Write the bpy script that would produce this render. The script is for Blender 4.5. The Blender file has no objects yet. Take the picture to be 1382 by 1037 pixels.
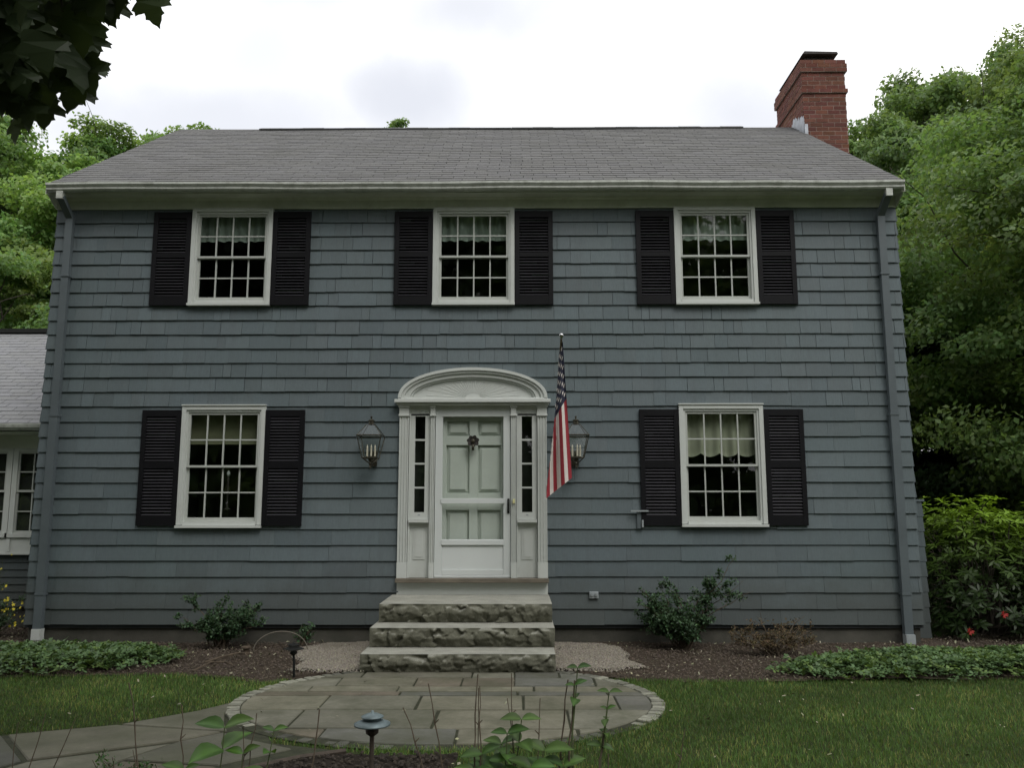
import bpy, math, random
import numpy as np
from mathutils import Vector, Matrix

random.seed(7)
RNG = np.random.default_rng(11)
scn = bpy.context.scene
COL = scn.collection
PI = math.pi
rad = math.radians

# ------------------------------------------------------------------ helpers
def tag(o, label=None, cat=None, group=None, kind=None):
    if label: o['label'] = label
    if cat: o['category'] = cat
    if group: o['group'] = group
    if kind: o['kind'] = kind
    return o

def thing(name, loc, label, cat, group=None):
    o = bpy.data.objects.new(name, None)
    o.empty_display_size = 0.1
    o.location = loc
    COL.objects.link(o)
    return tag(o, label, cat, group)

def wloc(o):
    v = Vector((0, 0, 0))
    while o is not None:
        v += o.location
        o = o.parent
    return v

def np_mesh(name, V, F, mats, parent=None, col=None, fmat=None, smooth=False, loc=None):
    """V (n,3) world coordinates; F (m,k) array; col (n,3) point colours."""
    V = np.asarray(V, dtype=np.float32)
    off = np.array(wloc(parent) if parent is not None else (loc or (0, 0, 0)), dtype=np.float32)
    F = np.asarray(F, dtype=np.int32)
    me = bpy.data.meshes.new(name)
    n, (m, k) = len(V), F.shape
    me.vertices.add(n)
    me.vertices.foreach_set('co', (V - off).ravel())
    me.loops.add(m * k)
    me.loops.foreach_set('vertex_index', F.ravel())
    me.polygons.add(m)
    me.polygons.foreach_set('loop_start', np.arange(0, m * k, k, dtype=np.int32))
    if fmat is not None:
        me.polygons.foreach_set('material_index', np.asarray(fmat, dtype=np.int32))
    if smooth:
        me.polygons.foreach_set('use_smooth', np.ones(m, dtype=bool))
    if col is not None:
        a = me.color_attributes.new('Col', 'FLOAT_COLOR', 'POINT')
        c4 = np.ones((n, 4), dtype=np.float32)
        c4[:, :3] = col
        a.data.foreach_set('color', c4.ravel())
    me.update(calc_edges=True)
    me.validate()
    for mm in (mats if isinstance(mats, (list, tuple)) else [mats]):
        me.materials.append(mm)
    o = bpy.data.objects.new(name, me)
    COL.objects.link(o)
    if parent is not None:
        o.parent = parent
    elif loc is not None:
        o.location = loc
    return o

class MB:
    def __init__(s):
        s.v, s.f, s.m, s.c = [], [], [], []
    def add(s, verts, faces, mat=0, col=(1, 1, 1)):
        b = len(s.v)
        s.v.extend([tuple(p) for p in verts])
        s.f.extend([tuple(b + i for i in f) for f in faces])
        s.m.extend([mat] * len(faces))
        s.c.extend([col] * len(verts))
        return s
    def box(s, x0, x1, y0, y1, z0, z1, mat=0, col=(1, 1, 1)):
        v = [(x0, y0, z0), (x1, y0, z0), (x1, y1, z0), (x0, y1, z0),
             (x0, y0, z1), (x1, y0, z1), (x1, y1, z1), (x0, y1, z1)]
        f = [(0, 3, 2, 1), (4, 5, 6, 7), (0, 1, 5, 4), (1, 2, 6, 5), (2, 3, 7, 6), (3, 0, 4, 7)]
        return s.add(v, f, mat, col)
    def obox(s, c, size, mtx, mat=0, col=(1, 1, 1)):
        hx, hy, hz = size[0] / 2, size[1] / 2, size[2] / 2
        v = []
        for z in (-hz, hz):
            for x, y in ((-hx, -hy), (hx, -hy), (hx, hy), (-hx, hy)):
                v.append(Vector(c) + mtx @ Vector((x, y, z)))
        f = [(0, 3, 2, 1), (4, 5, 6, 7), (0, 1, 5, 4), (1, 2, 6, 5), (2, 3, 7, 6), (3, 0, 4, 7)]
        return s.add(v, f, mat, col)
    def prism(s, poly, fn, a0, a1, mat=0, col=(1, 1, 1), caps=True):
        n = len(poly)
        v = [fn(p, a0) for p in poly] + [fn(p, a1) for p in poly]
        f = [(i, (i + 1) % n, n + (i + 1) % n, n + i) for i in range(n)]
        if caps:
            f += [tuple(range(n - 1, -1, -1)), tuple(range(n, 2 * n))]
        return s.add(v, f, mat, col)
    def tube(s, pts, r, n=6, mat=0, col=(1, 1, 1), cap=True):
        pts = [Vector(p) for p in pts]
        rs = r if isinstance(r, (list, tuple)) else [r] * len(pts)
        v, f = [], []
        ref = Vector((0.13, 0.97, 0.2))
        for i, p in enumerate(pts):
            t = (pts[min(i + 1, len(pts) - 1)] - pts[max(i - 1, 0)])
            t = t.normalized() if t.length > 1e-9 else Vector((0, 0, 1))
            a = t.cross(ref)
            if a.length < 0.05: a = t.cross(Vector((1, 0, 0)))
            a.normalize(); b = t.cross(a)
            for k in range(n):
                th = 2 * PI * k / n
                v.append(p + (a * math.cos(th) + b * math.sin(th)) * rs[i])
        for i in range(len(pts) - 1):
            for k in range(n):
                k2 = (k + 1) % n
                f.append((i * n + k, i * n + k2, (i + 1) * n + k2, (i + 1) * n + k))
        if cap:
            f.append(tuple(range(n - 1, -1, -1)))
            f.append(tuple((len(pts) - 1) * n + k for k in range(n)))
        return s.add(v, f, mat, col)
    def lathe(s, prof, c, n=16, mat=0, col=(1, 1, 1)):
        v, f = [], []
        for r, z in prof:
            for k in range(n):
                th = 2 * PI * k / n
                v.append((c[0] + r * math.cos(th), c[1] + r * math.sin(th), c[2] + z))
        for i in range(len(prof) - 1):
            for k in range(n):
                k2 = (k + 1) % n
                f.append((i * n + k, i * n + k2, (i + 1) * n + k2, (i + 1) * n + k))
        f.append(tuple(range(n - 1, -1, -1)))
        f.append(tuple((len(prof) - 1) * n + k for k in range(n)))
        return s.add(v, f, mat, col)
    def build(s, name, mats, parent=None, smooth=False, loc=None, bevel=None):
        off = wloc(parent) if parent is not None else Vector(loc or (0, 0, 0))
        me = bpy.data.meshes.new(name)
        me.from_pydata([(p[0] - off[0], p[1] - off[1], p[2] - off[2]) for p in s.v], [], s.f)
        me.polygons.foreach_set('material_index', s.m)
        if smooth: me.polygons.foreach_set('use_smooth', [True] * len(s.f))
        a = me.color_attributes.new('Col', 'FLOAT_COLOR', 'POINT')
        c4 = np.ones((len(s.v), 4), dtype=np.float32)
        c4[:, :3] = np.array(s.c, dtype=np.float32)
        a.data.foreach_set('color', c4.ravel())
        for mm in (mats if isinstance(mats, (list, tuple)) else [mats]):
            me.materials.append(mm)
        me.update()
        o = bpy.data.objects.new(name, me)
        COL.objects.link(o)
        if parent is not None: o.parent = parent
        elif loc is not None: o.location = loc
        if bevel:
            b = o.modifiers.new('Bevel', 'BEVEL'); b.width = bevel; b.segments = 2
            b.limit_method = 'ANGLE'; b.angle_limit = rad(40)
        return o

# ------------------------------------------------------------------ materials
class NT:
    def __init__(s, name):
        s.mat = bpy.data.materials.new(name); s.mat.use_nodes = True
        s.t = s.mat.node_tree; s.t.nodes.clear()
        s.out = s.n('ShaderNodeOutputMaterial')
    def n(s, typ, **kw):
        x = s.t.nodes.new(typ)
        for k, v in kw.items():
            if k.startswith('i_'): x.inputs[k[2:].replace('_', ' ')].default_value = v
            else: setattr(x, k, v)
        return x
    def l(s, a, b): s.t.links.new(a, b)
    def noise(s, scale, detail=4, rough=0.55, vec=None, stretch=None, dist=0.0):
        if vec is None: vec = s.n('ShaderNodeTexCoord').outputs['Object']
        if stretch:
            mp = s.n('ShaderNodeMapping'); mp.inputs['Scale'].default_value = stretch
            s.l(vec, mp.inputs['Vector']); vec = mp.outputs[0]
        x = s.n('ShaderNodeTexNoise'); x.inputs['Scale'].default_value = scale
        x.inputs['Detail'].default_value = detail; x.inputs['Roughness'].default_value = rough
        x.inputs['Distortion'].default_value = dist
        s.l(vec, x.inputs['Vector'])
        return x.outputs['Fac']
    def ramp(s, fac, stops):
        r = s.n('ShaderNodeValToRGB'); e = r.color_ramp.elements
        while len(e) < len(stops): e.new(0.5)
        for i, (p, c) in enumerate(stops):
            e[i].position = p
            e[i].color = (c, c, c, 1) if isinstance(c, (int, float)) else (*c, 1)
        s.l(fac, r.inputs['Fac']); return r.outputs['Color']
    def mix(s, fac, a, b, mode='MIX'):
        m = s.n('ShaderNodeMix', data_type='RGBA', blend_type=mode)
        for sock, v in ((m.inputs[0], fac), (m.inputs[6], a), (m.inputs[7], b)):
            if hasattr(v, 'is_output'): s.l(v, sock)
            elif isinstance(v, (int, float)): sock.default_value = v
            else: sock.default_value = (*v, 1)
        return m.outputs[2]
    def attr(s):
        return s.n('ShaderNodeAttribute', attribute_name='Col').outputs['Color']
    def bump(s, h, strength=0.3, dist=0.01):
        b = s.n('ShaderNodeBump'); b.inputs['Strength'].default_value = strength
        b.inputs['Distance'].default_value = dist
        s.l(h, b.inputs['Height']); return b.outputs['Normal']
    def bsdf(s, color, rough=0.7, normal=None, spec=0.5, metallic=0.0, link=True):
        p = s.n('ShaderNodeBsdfPrincipled')
        if hasattr(color, 'is_output'): s.l(color, p.inputs['Base Color'])
        else: p.inputs['Base Color'].default_value = (*color, 1)
        if hasattr(rough, 'is_output'): s.l(rough, p.inputs['Roughness'])
        else: p.inputs['Roughness'].default_value = rough
        p.inputs['Metallic'].default_value = metallic
        p.inputs['Specular IOR Level'].default_value = spec
        if normal is not None: s.l(normal, p.inputs['Normal'])
        if link: s.l(p.outputs[0], s.out.inputs[0])
        return p.outputs[0]

def simple(name, base, rough=0.6, var=0.15, scale=8, bump=0.0, bscale=40, spec=0.4, metallic=0.0, stretch=None, useattr=True, dirt=None):
    t = NT(name)
    nz = t.noise(scale, 5, 0.6, stretch=stretch)
    c = t.mix(1.0, base, t.ramp(nz, [(0.25, 1 - var), (0.75, 1 + var)]), 'MULTIPLY')
    if dirt is not None:
        d = t.noise(dirt[1], 6, 0.7)
        c = t.mix(t.ramp(d, [(0.45, 0.0), (0.75, dirt[2])]), c, dirt[0])
    if useattr: c = t.mix(1.0, c, t.attr(), 'MULTIPLY')
    nrm = None
    if bump > 0: nrm = t.bump(t.noise(bscale, 5, 0.6, stretch=stretch), bump)
    t.bsdf(c, rough, nrm, spec, metallic)
    return t.mat

def leaf_mat(name, base, trans=0.3, tcol=None, rough=0.5, spec=0.35):
    t = NT(name)
    c = t.mix(1.0, base, t.attr(), 'MULTIPLY')
    p = t.bsdf(c, rough, None, spec, link=False)
    tr = t.n('ShaderNodeBsdfTranslucent')
    tc = tcol or (base[0] * 1.6, base[1] * 1.5, base[2] * 0.8)
    t.l(t.mix(1.0, tc, t.attr(), 'MULTIPLY'), tr.inputs['Color'])
    m = t.n('ShaderNodeMixShader'); m.inputs[0].default_value = trans
    t.l(p, m.inputs[1]); t.l(tr.outputs[0], m.inputs[2])
    t.l(m.outputs[0], t.out.inputs[0])
    return t.mat

def glass_mat(name, tint=(0.85, 0.9, 0.88), rough=0.015, wav=0.02, boost=1.0):
    t = NT(name)
    nrm = t.bump(t.noise(5, 2, 0.4), wav, 0.02)
    lw = t.n('ShaderNodeLayerWeight'); lw.inputs['Blend'].default_value = 0.5
    pw = t.n('ShaderNodeMath', operation='POWER'); pw.inputs[1].default_value = 5.0; t.l(lw.outputs['Facing'], pw.inputs[0])
    fr = t.n('ShaderNodeMath', operation='MULTIPLY_ADD'); fr.inputs[1].default_value = 0.94; fr.inputs[2].default_value = 0.055; t.l(pw.outputs[0], fr.inputs[0])
    gl = t.n('ShaderNodeBsdfGlossy'); gl.inputs['Roughness'].default_value = rough
    t.l(nrm, gl.inputs['Normal'])
    tp = t.n('ShaderNodeBsdfTransparent'); tp.inputs['Color'].default_value = (*tint, 1)
    mu = t.n('ShaderNodeMath', operation='MULTIPLY'); mu.inputs[1].default_value = boost
    t.l(fr.outputs[0], mu.inputs[0])
    m = t.n('ShaderNodeMixShader')
    t.l(mu.outputs[0], m.inputs[0]); t.l(tp.outputs[0], m.inputs[1]); t.l(gl.outputs[0], m.inputs[2])
    t.l(m.outputs[0], t.out.inputs[0])
    return t.mat

def siding_mat():
    t = NT('painted_shingle')
    grain = t.noise(14, 6, 0.65, stretch=(6, 6, 0.5))
    blot = t.noise(0.7, 4, 0.6)
    c = t.mix(1.0, (0.110, 0.135, 0.148), t.ramp(grain, [(0.25, 0.86), (0.8, 1.1)]), 'MULTIPLY')
    c = t.mix(t.ramp(blot, [(0.3, 0.0), (0.7, 0.55)]), c, t.mix(1.0, c, (0.94, 1.02, 0.95), 'MULTIPLY'))
    c = t.mix(1.0, c, t.attr(), 'MULTIPLY')
    so_ = t.n('ShaderNodeTexCoord'); sz_ = t.n('ShaderNodeSeparateXYZ'); t.l(so_.outputs['Object'], sz_.inputs[0])
    ad = t.n('ShaderNodeMath', operation='ADD'); t.l(sz_.outputs['Z'], ad.inputs[0])
    ns_ = t.n('ShaderNodeMath', operation='MULTIPLY'); ns_.inputs[1].default_value = -0.9; t.l(t.noise(2.5, 6, 0.7), ns_.inputs[0]); t.l(ns_.outputs[0], ad.inputs[1])
    c = t.mix(t.ramp(ad.outputs[0], [(0.0, 0.55), (0.55, 0.0)]), c, (0.055, 0.058, 0.05))     # splash back near the soil
    streak = t.noise(3, 6, 0.75, stretch=(3.5, 3.5, 0.18))
    c = t.mix(t.ramp(streak, [(0.5, 0.0), (0.78, 0.38)]), c, (0.072, 0.08, 0.078))
    sp = t.noise(55, 3, 0.6)
    c = t.mix(t.ramp(sp, [(0.66, 0.0), (0.74, 0.35)]), c, (0.05, 0.055, 0.055))
    t.bsdf(c, 0.62, t.bump(grain, 0.35, 0.006), 0.35)
    return t.mat

M = {}
M['siding'] = siding_mat()
M['sheath'] = simple('wall_sheathing', (0.03, 0.034, 0.036), 0.9)
M['white'] = simple('white_paint', (0.55, 0.575, 0.55), 0.45, 0.07, 3, 0.08, 60, dirt=((0.3, 0.31, 0.27), 3.0, 0.35))
M['sash'] = simple('sash_paint', (0.44, 0.46, 0.43), 0.5, 0.08, 6, 0.05, 60)
M['white_shiny'] = simple('white_enamel', (0.60, 0.63, 0.62), 0.3, 0.04, 2, 0.02, 30)
M['cornice'] = simple('weathered_white_paint', (0.60, 0.62, 0.55), 0.55, 0.12, 2, 0.1, 50, dirt=((0.3, 0.32, 0.24), 2.5, 0.5), stretch=(1, 1, 3))
M['gutter'] = simple('gutter_enamel', (0.52, 0.54, 0.50), 0.4, 0.18, 3, 0.05, 40, dirt=((0.16, 0.16, 0.13), 9.0, 0.65), stretch=(0.7, 1, 6))
M['shutter'] = simple('black_shutter_paint', (0.0045, 0.0045, 0.006), 0.55, 0.25, 5, 0.05, 60, spec=0.2)
M['slat'] = simple('lit_slat_paint', (0.026, 0.025, 0.030), 0.55, 0.3, 5, 0.05, 60, spec=0.35)  # shutter paint lightened to show the light the slats catch
M['door'] = simple('door_paint', (0.56, 0.60, 0.55), 0.45, 0.04, 2)
M['glass'] = glass_mat('window_pane_glass')
M['storm_glass'] = glass_mat('storm_door_glass', (0.93, 0.95, 0.94))
M['lamp_glass'] = glass_mat('lantern_glass', (0.95, 0.96, 0.95), 0.05, 0.05)
M['room'] = simple('dim_room_wall', (0.065, 0.066, 0.058), 0.9, 0.3, 2)
M['curtain'] = leaf_mat('sheer_curtain', (0.46, 0.52, 0.46), 0.25, (0.3, 0.34, 0.28), 0.9, 0.1)
M['cream'] = leaf_mat('cream_valance', (0.46, 0.455, 0.35), 0.2, (0.4, 0.4, 0.3), 0.9, 0.1)
M['shade'] = leaf_mat('olive_shade', (0.19, 0.19, 0.12), 0.2, (0.2, 0.2, 0.12), 0.9, 0.1)
M['concrete'] = simple('foundation_concrete', (0.075, 0.072, 0.06), 0.9, 0.3, 4, 0.3, 60, dirt=((0.03, 0.035, 0.025), 1.5, 0.6))
M['roof'] = simple('asphalt_shingle', (0.146, 0.145, 0.145), 0.92, 0.2, 60, 0.5, 220, spec=0.2, dirt=((0.115, 0.114, 0.108), 0.8, 0.5))
M['roof_light'] = simple('pale_asphalt_shingle', (0.23, 0.232, 0.24), 0.92, 0.15, 60, 0.4, 220, spec=0.2)
M['black'] = simple('black_metal', (0.012, 0.013, 0.012), 0.45, 0.2, 10, metallic=0.3)
M['cap'] = simple('rusted_cap_metal', (0.03, 0.026, 0.023), 0.7, 0.3, 10, 0.2, 30)
M['brick'] = simple('red_brick', (0.142, 0.057, 0.042), 0.85, 0.25, 12, 0.5, 70, spec=0.2, dirt=((0.09, 0.04, 0.035), 4.0, 0.5))
M['mortar'] = simple('brick_mortar', (0.26, 0.19, 0.16), 0.95, 0.2, 20)
M['lead'] = simple('lead_flashing', (0.34, 0.36, 0.40), 0.5, 0.3, 10, 0.2, 20, metallic=0.35)
M['spout'] = simple('painted_downspout', (0.10, 0.12, 0.13), 0.45, 0.1, 3)
M['brass'] = simple('aged_brass', (0.06, 0.055, 0.04), 0.4, 0.3, 20, metallic=0.6)
M['candle'] = simple('candle_sleeve', (0.62, 0.58, 0.47), 0.6, 0.05)
M['timber'] = simple('weathered_timber', (0.15, 0.13, 0.10), 0.8, 0.35, 10, 0.2, 40, stretch=(0.5, 4, 4), dirt=((0.05, 0.045, 0.035), 3, 0.6))
M['bell'] = simple('doorbell_plastic', (0.6, 0.58, 0.3), 0.4)
M['hoop'] = simple('weathered_wire', (0.14, 0.125, 0.10), 0.7)
M['greyplastic'] = simple('grey_plastic', (0.30, 0.33, 0.34), 0.5)

def granite():
    t = NT('granite')
    g = t.noise(90, 4, 0.7); b = t.noise(5, 5, 0.6); mo = t.noise(2.2, 6, 0.7)
    c = t.mix(t.ramp(g, [(0.35, 0.0), (0.65, 1.0)]), (0.26, 0.26, 0.225), (0.39, 0.39, 0.34))
    c = t.mix(1.0, c, t.ramp(b, [(0.25, 0.72), (0.75, 1.12)]), 'MULTIPLY')
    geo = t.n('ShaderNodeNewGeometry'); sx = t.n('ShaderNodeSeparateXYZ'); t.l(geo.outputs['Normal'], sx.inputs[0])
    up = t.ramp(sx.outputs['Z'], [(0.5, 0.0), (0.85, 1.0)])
    dark = t.mix(1.0, c, (0.43, 0.43, 0.375), 'MULTIPLY')  # side faces darkened in the colour as shade below the bright treads
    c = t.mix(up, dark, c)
    c = t.mix(t.ramp(mo, [(0.5, 0.0), (0.72, 0.3)]), c, (0.09, 0.092, 0.068))
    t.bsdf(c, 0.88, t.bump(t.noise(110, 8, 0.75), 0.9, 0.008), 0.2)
    return t.mat
M['granite'] = granite()

def flagstone():
    t = NT('bluestone')
    b = t.noise(3, 6, 0.65); f = t.noise(30, 5, 0.7)
    c = t.mix(1.0, t.attr(), t.ramp(b, [(0.25, 0.68), (0.75, 1.22)]), 'MULTIPLY')
    c = t.mix(1.0, c, t.ramp(f, [(0.3, 0.88), (0.7, 1.1)]), 'MULTIPLY')
    mo = t.noise(1.6, 7, 0.72)
    c = t.mix(t.ramp(mo, [(0.40, 0.0), (0.68, 0.8)]), c, (0.060, 0.064, 0.038))
    t.bsdf(c, 0.8, t.bump(f, 0.35, 0.008), 0.3)
    return t.mat
M['flag'] = flagstone()
M['cobble'] = simple('granite_cobble', (0.30, 0.30, 0.25), 0.85, 0.3, 25, 0.5, 60, dirt=((0.1, 0.11, 0.06), 5, 0.5))
M['moss'] = simple('mossy_joint', (0.026, 0.029, 0.014), 0.95, 0.5, 12, 0.6, 60)

def ground_mat(name, a, b, c2, s1=1.2, s2=18, bump=0.6):
    t = NT(name)
    n1 = t.noise(s1, 6, 0.65); n2 = t.noise(s2, 6, 0.7)
    c = t.mix(t.ramp(n1, [(0.3, 0.0), (0.7, 1.0)]), a, b)
    c = t.mix(t.ramp(n2, [(0.45, 0.0), (0.7, 0.8)]), c, c2)
    t.bsdf(c, 0.95, t.bump(n2, bump, 0.02), 0.15)
    return t.mat
M['lawn'] = ground_mat('lawn_soil', (0.018, 0.030, 0.008), (0.030, 0.042, 0.012), (0.045, 0.045, 0.02))
M['mulch'] = ground_mat('bark_mulch_soil', (0.042, 0.032, 0.023), (0.064, 0.050, 0.037), (0.024, 0.018, 0.014), 1.5, 30)
M['darksoil'] = ground_mat('dark_soil', (0.018, 0.014, 0.010), (0.026, 0.020, 0.015), (0.008, 0.007, 0.006), 2, 30)
M['gravel'] = ground_mat('gravel_sand', (0.14, 0.126, 0.10), (0.19, 0.17, 0.14), (0.085, 0.075, 0.06), 2, 45)
M['chip'] = simple('bark_chip', (0.080, 0.064, 0.049), 0.9, 0.3, 30)
M['pebble'] = simple('pebble_stone', (0.205, 0.187, 0.155), 0.8, 0.2, 30)
M['grass'] = leaf_mat('grass_blade', (0.078, 0.145, 0.038), 0.32, (0.14, 0.235, 0.038), 0.6, 0.2)
M['petal'] = simple('fallen_petal', (0.24, 0.235, 0.16), 0.8, 0.2)

M['bark'] = simple('tree_bark', (0.07, 0.06, 0.048), 0.95, 0.3, 6, 0.6, 20, stretch=(3, 3, 0.6))
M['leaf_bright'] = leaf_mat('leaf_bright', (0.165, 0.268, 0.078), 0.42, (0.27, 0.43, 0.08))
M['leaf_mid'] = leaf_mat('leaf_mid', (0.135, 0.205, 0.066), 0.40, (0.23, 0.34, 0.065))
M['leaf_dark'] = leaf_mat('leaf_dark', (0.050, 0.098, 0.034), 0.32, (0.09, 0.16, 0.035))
M['leaf_maple'] = leaf_mat('leaf_maple', (0.036, 0.055, 0.024), 0.16, (0.07, 0.10, 0.02), 0.5)
M['leaf_rhodo'] = leaf_mat('leaf_rhododendron', (0.115, 0.200, 0.036), 0.25, (0.2, 0.34, 0.04), 0.45, 0.28)
M['leaf_pachy'] = leaf_mat('leaf_pachysandra', (0.080, 0.140, 0.056), 0.18, None, 0.5, 0.35)
M['leaf_yew'] = leaf_mat('leaf_shrub', (0.046, 0.088, 0.040), 0.15, None, 0.5, 0.35)
M['leaf_dead'] = leaf_mat('leaf_dead', (0.10, 0.075, 0.042), 0.15, None, 0.7, 0.15)
M['leaf_hyd'] = leaf_mat('leaf_hydrangea', (0.045, 0.092, 0.018), 0.25, (0.09, 0.16, 0.02), 0.45, 0.3)
M['twig'] = simple('dry_twig', (0.085, 0.065, 0.045), 0.9, 0.3, 30)
M['greenstem'] = simple('green_stem', (0.07, 0.09, 0.035), 0.7, 0.2, 30)
M['yellow'] = simple('yellow_petal', (0.6, 0.5, 0.03), 0.6, 0.1)
M['red'] = simple('red_petal', (0.34, 0.022, 0.018), 0.6, 0.2)
M['flag_red'] = simple('flag_red', (0.245, 0.020, 0.030), 0.75, 0.08, 30, 0.05, 300)
M['flag_white'] = simple('flag_white', (0.58, 0.54, 0.50), 0.75, 0.06, 30, 0.05, 300)
M['flag_blue'] = simple('flag_blue', (0.012, 0.014, 0.035), 0.75, 0.1, 30, 0.05, 300)
M['chrome'] = simple('polished_finial', (0.5, 0.5, 0.5), 0.15, 0.05, metallic=1.0)
M['pole'] = simple('varnished_pole', (0.12, 0.09, 0.05), 0.4, 0.2)
M['verdigris'] = simple('verdigris_copper', (0.13, 0.17, 0.18), 0.5, 0.3, 14, 0.1, 40, metallic=0.3, dirt=((0.05, 0.06, 0.06), 9, 0.5))
M['iron'] = simple('rusty_iron', (0.05, 0.038, 0.028), 0.8, 0.3, 20)

# ------------------------------------------------------------------ camera
cam = bpy.data.cameras.new('camera'); cam.sensor_width = 36.0
cam.lens = 1117.0 / 1382.0 * 36.0; cam.clip_end = 600; cam.clip_start = 0.05
co = bpy.data.objects.new('camera', cam); COL.objects.link(co)
P_, Y_, R_ = 0.1438898, 0.0070336, -0.0007022
co.matrix_world = (Matrix.Translation((0.556, -10.394, 1.698)) @ Matrix.Rotation(Y_, 4, 'Z')
                   @ Matrix.Rotation(PI / 2 + P_, 4, 'X') @ Matrix.Rotation(R_, 4, 'Z'))
scn.camera = co

# ------------------------------------------------------------------ world, sun
w = bpy.data.worlds.new('World'); scn.world = w; w.use_nodes = True
wt = w.node_tree; wt.nodes.clear()
def wn(typ, **kw):
    x = wt.nodes.new(typ)
    for k, v in kw.items(): setattr(x, k, v)
    return x
SUN_EL, SUN_AZ = rad(52), rad(150)      # azimuth clockwise from +Y
sky = wn('ShaderNodeTexSky', sky_type='NISHITA'); sky.sun_disc = False
sky.sun_elevation = SUN_EL; sky.sun_rotation = SUN_AZ
tc = wn('ShaderNodeTexCoord')
sep = wn('ShaderNodeSeparateXYZ'); wt.links.new(tc.outputs['Generated'], sep.inputs[0])
def wm(op, a, b=None, clamp=False):
    m = wn('ShaderNodeMath', operation=op); m.use_clamp = clamp
    for i, v in enumerate((a, b)):
        if v is None: continue
        if hasattr(v, 'is_output'): wt.links.new(v, m.inputs[i])
        else: m.inputs[i].default_value = v
    return m.outputs[0]
nz = wn('ShaderNodeTexNoise'); nz.inputs['Scale'].default_value = 8.0; nz.inputs['Detail'].default_value = 6
wt.links.new(tc.outputs['Generated'], nz.inputs['Vector'])
nz2 = wn('ShaderNodeTexNoise'); nz2.inputs['Scale'].default_value = 1.6; nz2.inputs['Detail'].default_value = 5
wt.links.new(tc.outputs['Generated'], nz2.inputs['Vector'])
yy = wm('MAXIMUM', sep.outputs['Y'], 0.02)
uu = wm('DIVIDE', sep.outputs['X'], yy); vv = wm('DIVIDE', sep.outputs['Z'], yy)
wob = wm('MULTIPLY', wm('SUBTRACT', nz.outputs['Fac'], 0.5), 1.5)
gap = None
# thin spots in the cloud deck where the blue shows through (direction slopes x/y, z/y and half widths)
for (u0, v0, su, sv, st) in [(-0.14, 0.515, 0.11, 0.085, 0.64), (-0.07, 0.645, 0.20, 0.075, 0.59), (-0.38, 0.480, 0.34, 0.075, 0.60),
                             (0.29, 0.490, 0.15, 0.09, 0.59), (-0.28, 0.68, 0.26, 0.07, 0.57), (-0.33, 0.585, 0.15, 0.10, 0.51)]:
    du = wm('DIVIDE', wm('SUBTRACT', uu, u0), su); dv = wm('DIVIDE', wm('SUBTRACT', vv, v0), sv)
    d = wm('SQRT', wm('ADD', wm('MULTIPLY', du, du), wm('MULTIPLY', dv, dv)))
    h_ = wm('DIVIDE', wm('SUBTRACT', 1.7, wm('ADD', d, wob)), 1.7, clamp=True)
    g = wm('MULTIPLY', wm('SINE', wm('MULTIPLY', h_, PI / 2)), st)
    gap = g if gap is None else wm('MAXIMUM', gap, g)
mx = wn('ShaderNodeMix', data_type='RGBA')
wt.links.new(gap, mx.inputs[0])
clr = wn('ShaderNodeValToRGB')
clr.color_ramp.elements[0].position = 0.33; clr.color_ramp.elements[0].color = (0.60, 0.615, 0.645, 1)
clr.color_ramp.elements[1].position = 0.50; clr.color_ramp.elements[1].color = (1.0, 1.0, 0.99, 1)
wt.links.new(nz2.outputs['Fac'], clr.inputs['Fac'])
CL = 16.0
sc_ = wn('ShaderNodeVectorMath', operation='SCALE'); sc_.inputs['Scale'].default_value = CL
wt.links.new(clr.outputs['Color'], sc_.inputs[0])
# the clear air seen through the gaps: sky texture lifted by haze
hz = wn('ShaderNodeMix', data_type='RGBA'); hz.inputs[0].default_value = 0.85
wt.links.new(sky.outputs[0], hz.inputs[6]); hz.inputs[7].default_value = (4.2, 4.6, 5.9, 1)
wt.links.new(sc_.outputs[0], mx.inputs[6]); wt.links.new(hz.outputs[2], mx.inputs[7])
bg = wn('ShaderNodeBackground'); bg.inputs['Strength'].default_value = 0.1
wt.links.new(mx.outputs[2], bg.inputs['Color'])
wo = wn('ShaderNodeOutputWorld'); wt.links.new(bg.outputs[0], wo.inputs[0])

sun = bpy.data.lights.new('sun', 'SUN'); sun.energy = 1.35; sun.angle = rad(24); sun.color = (1.0, 0.97, 0.92)
so = bpy.data.objects.new('sun', sun); COL.objects.link(so)
sd = Vector((math.sin(SUN_AZ) * math.cos(SUN_EL), math.cos(SUN_AZ) * math.cos(SUN_EL), math.sin(SUN_EL)))
so.rotation_euler = sd.to_track_quat('Z', 'Y').to_euler(); so.location = sd * 40
scn.view_settings.view_transform = 'Standard'; scn.view_settings.look = 'None'
scn.view_settings.exposure = 0; scn.view_settings.gamma = 1

# ------------------------------------------------------------------ house
HW = 5.475; HD = 7.2
EAVE_Z, EAVE_Y = 5.745, -0.33
RIDGE_Y, RIDGE_Z = 3.6, 8.35
house = thing('house', (0, 0, 0), 'two storey grey shingled colonial house with black shutters and a white front door', 'house')

WX = [-3.157, -0.012, 3.115]
WIN = [(WX[0], 4.22, 5.53, 'up'), (WX[1], 4.22, 5.53, 'up'), (WX[2], 4.22, 5.53, 'up'),
       (-3.148, 1.405, 2.925, 'shade'), (3.105, 1.415, 2.93, 'valance')]
HOLES = [(cx - 0.47, cx + 0.47, z0 + 0.05, z1 - 0.05) for cx, z0, z1, k in WIN]
DOORHOLE = (-0.91, 0.90, 0.62, 3.05)

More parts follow.
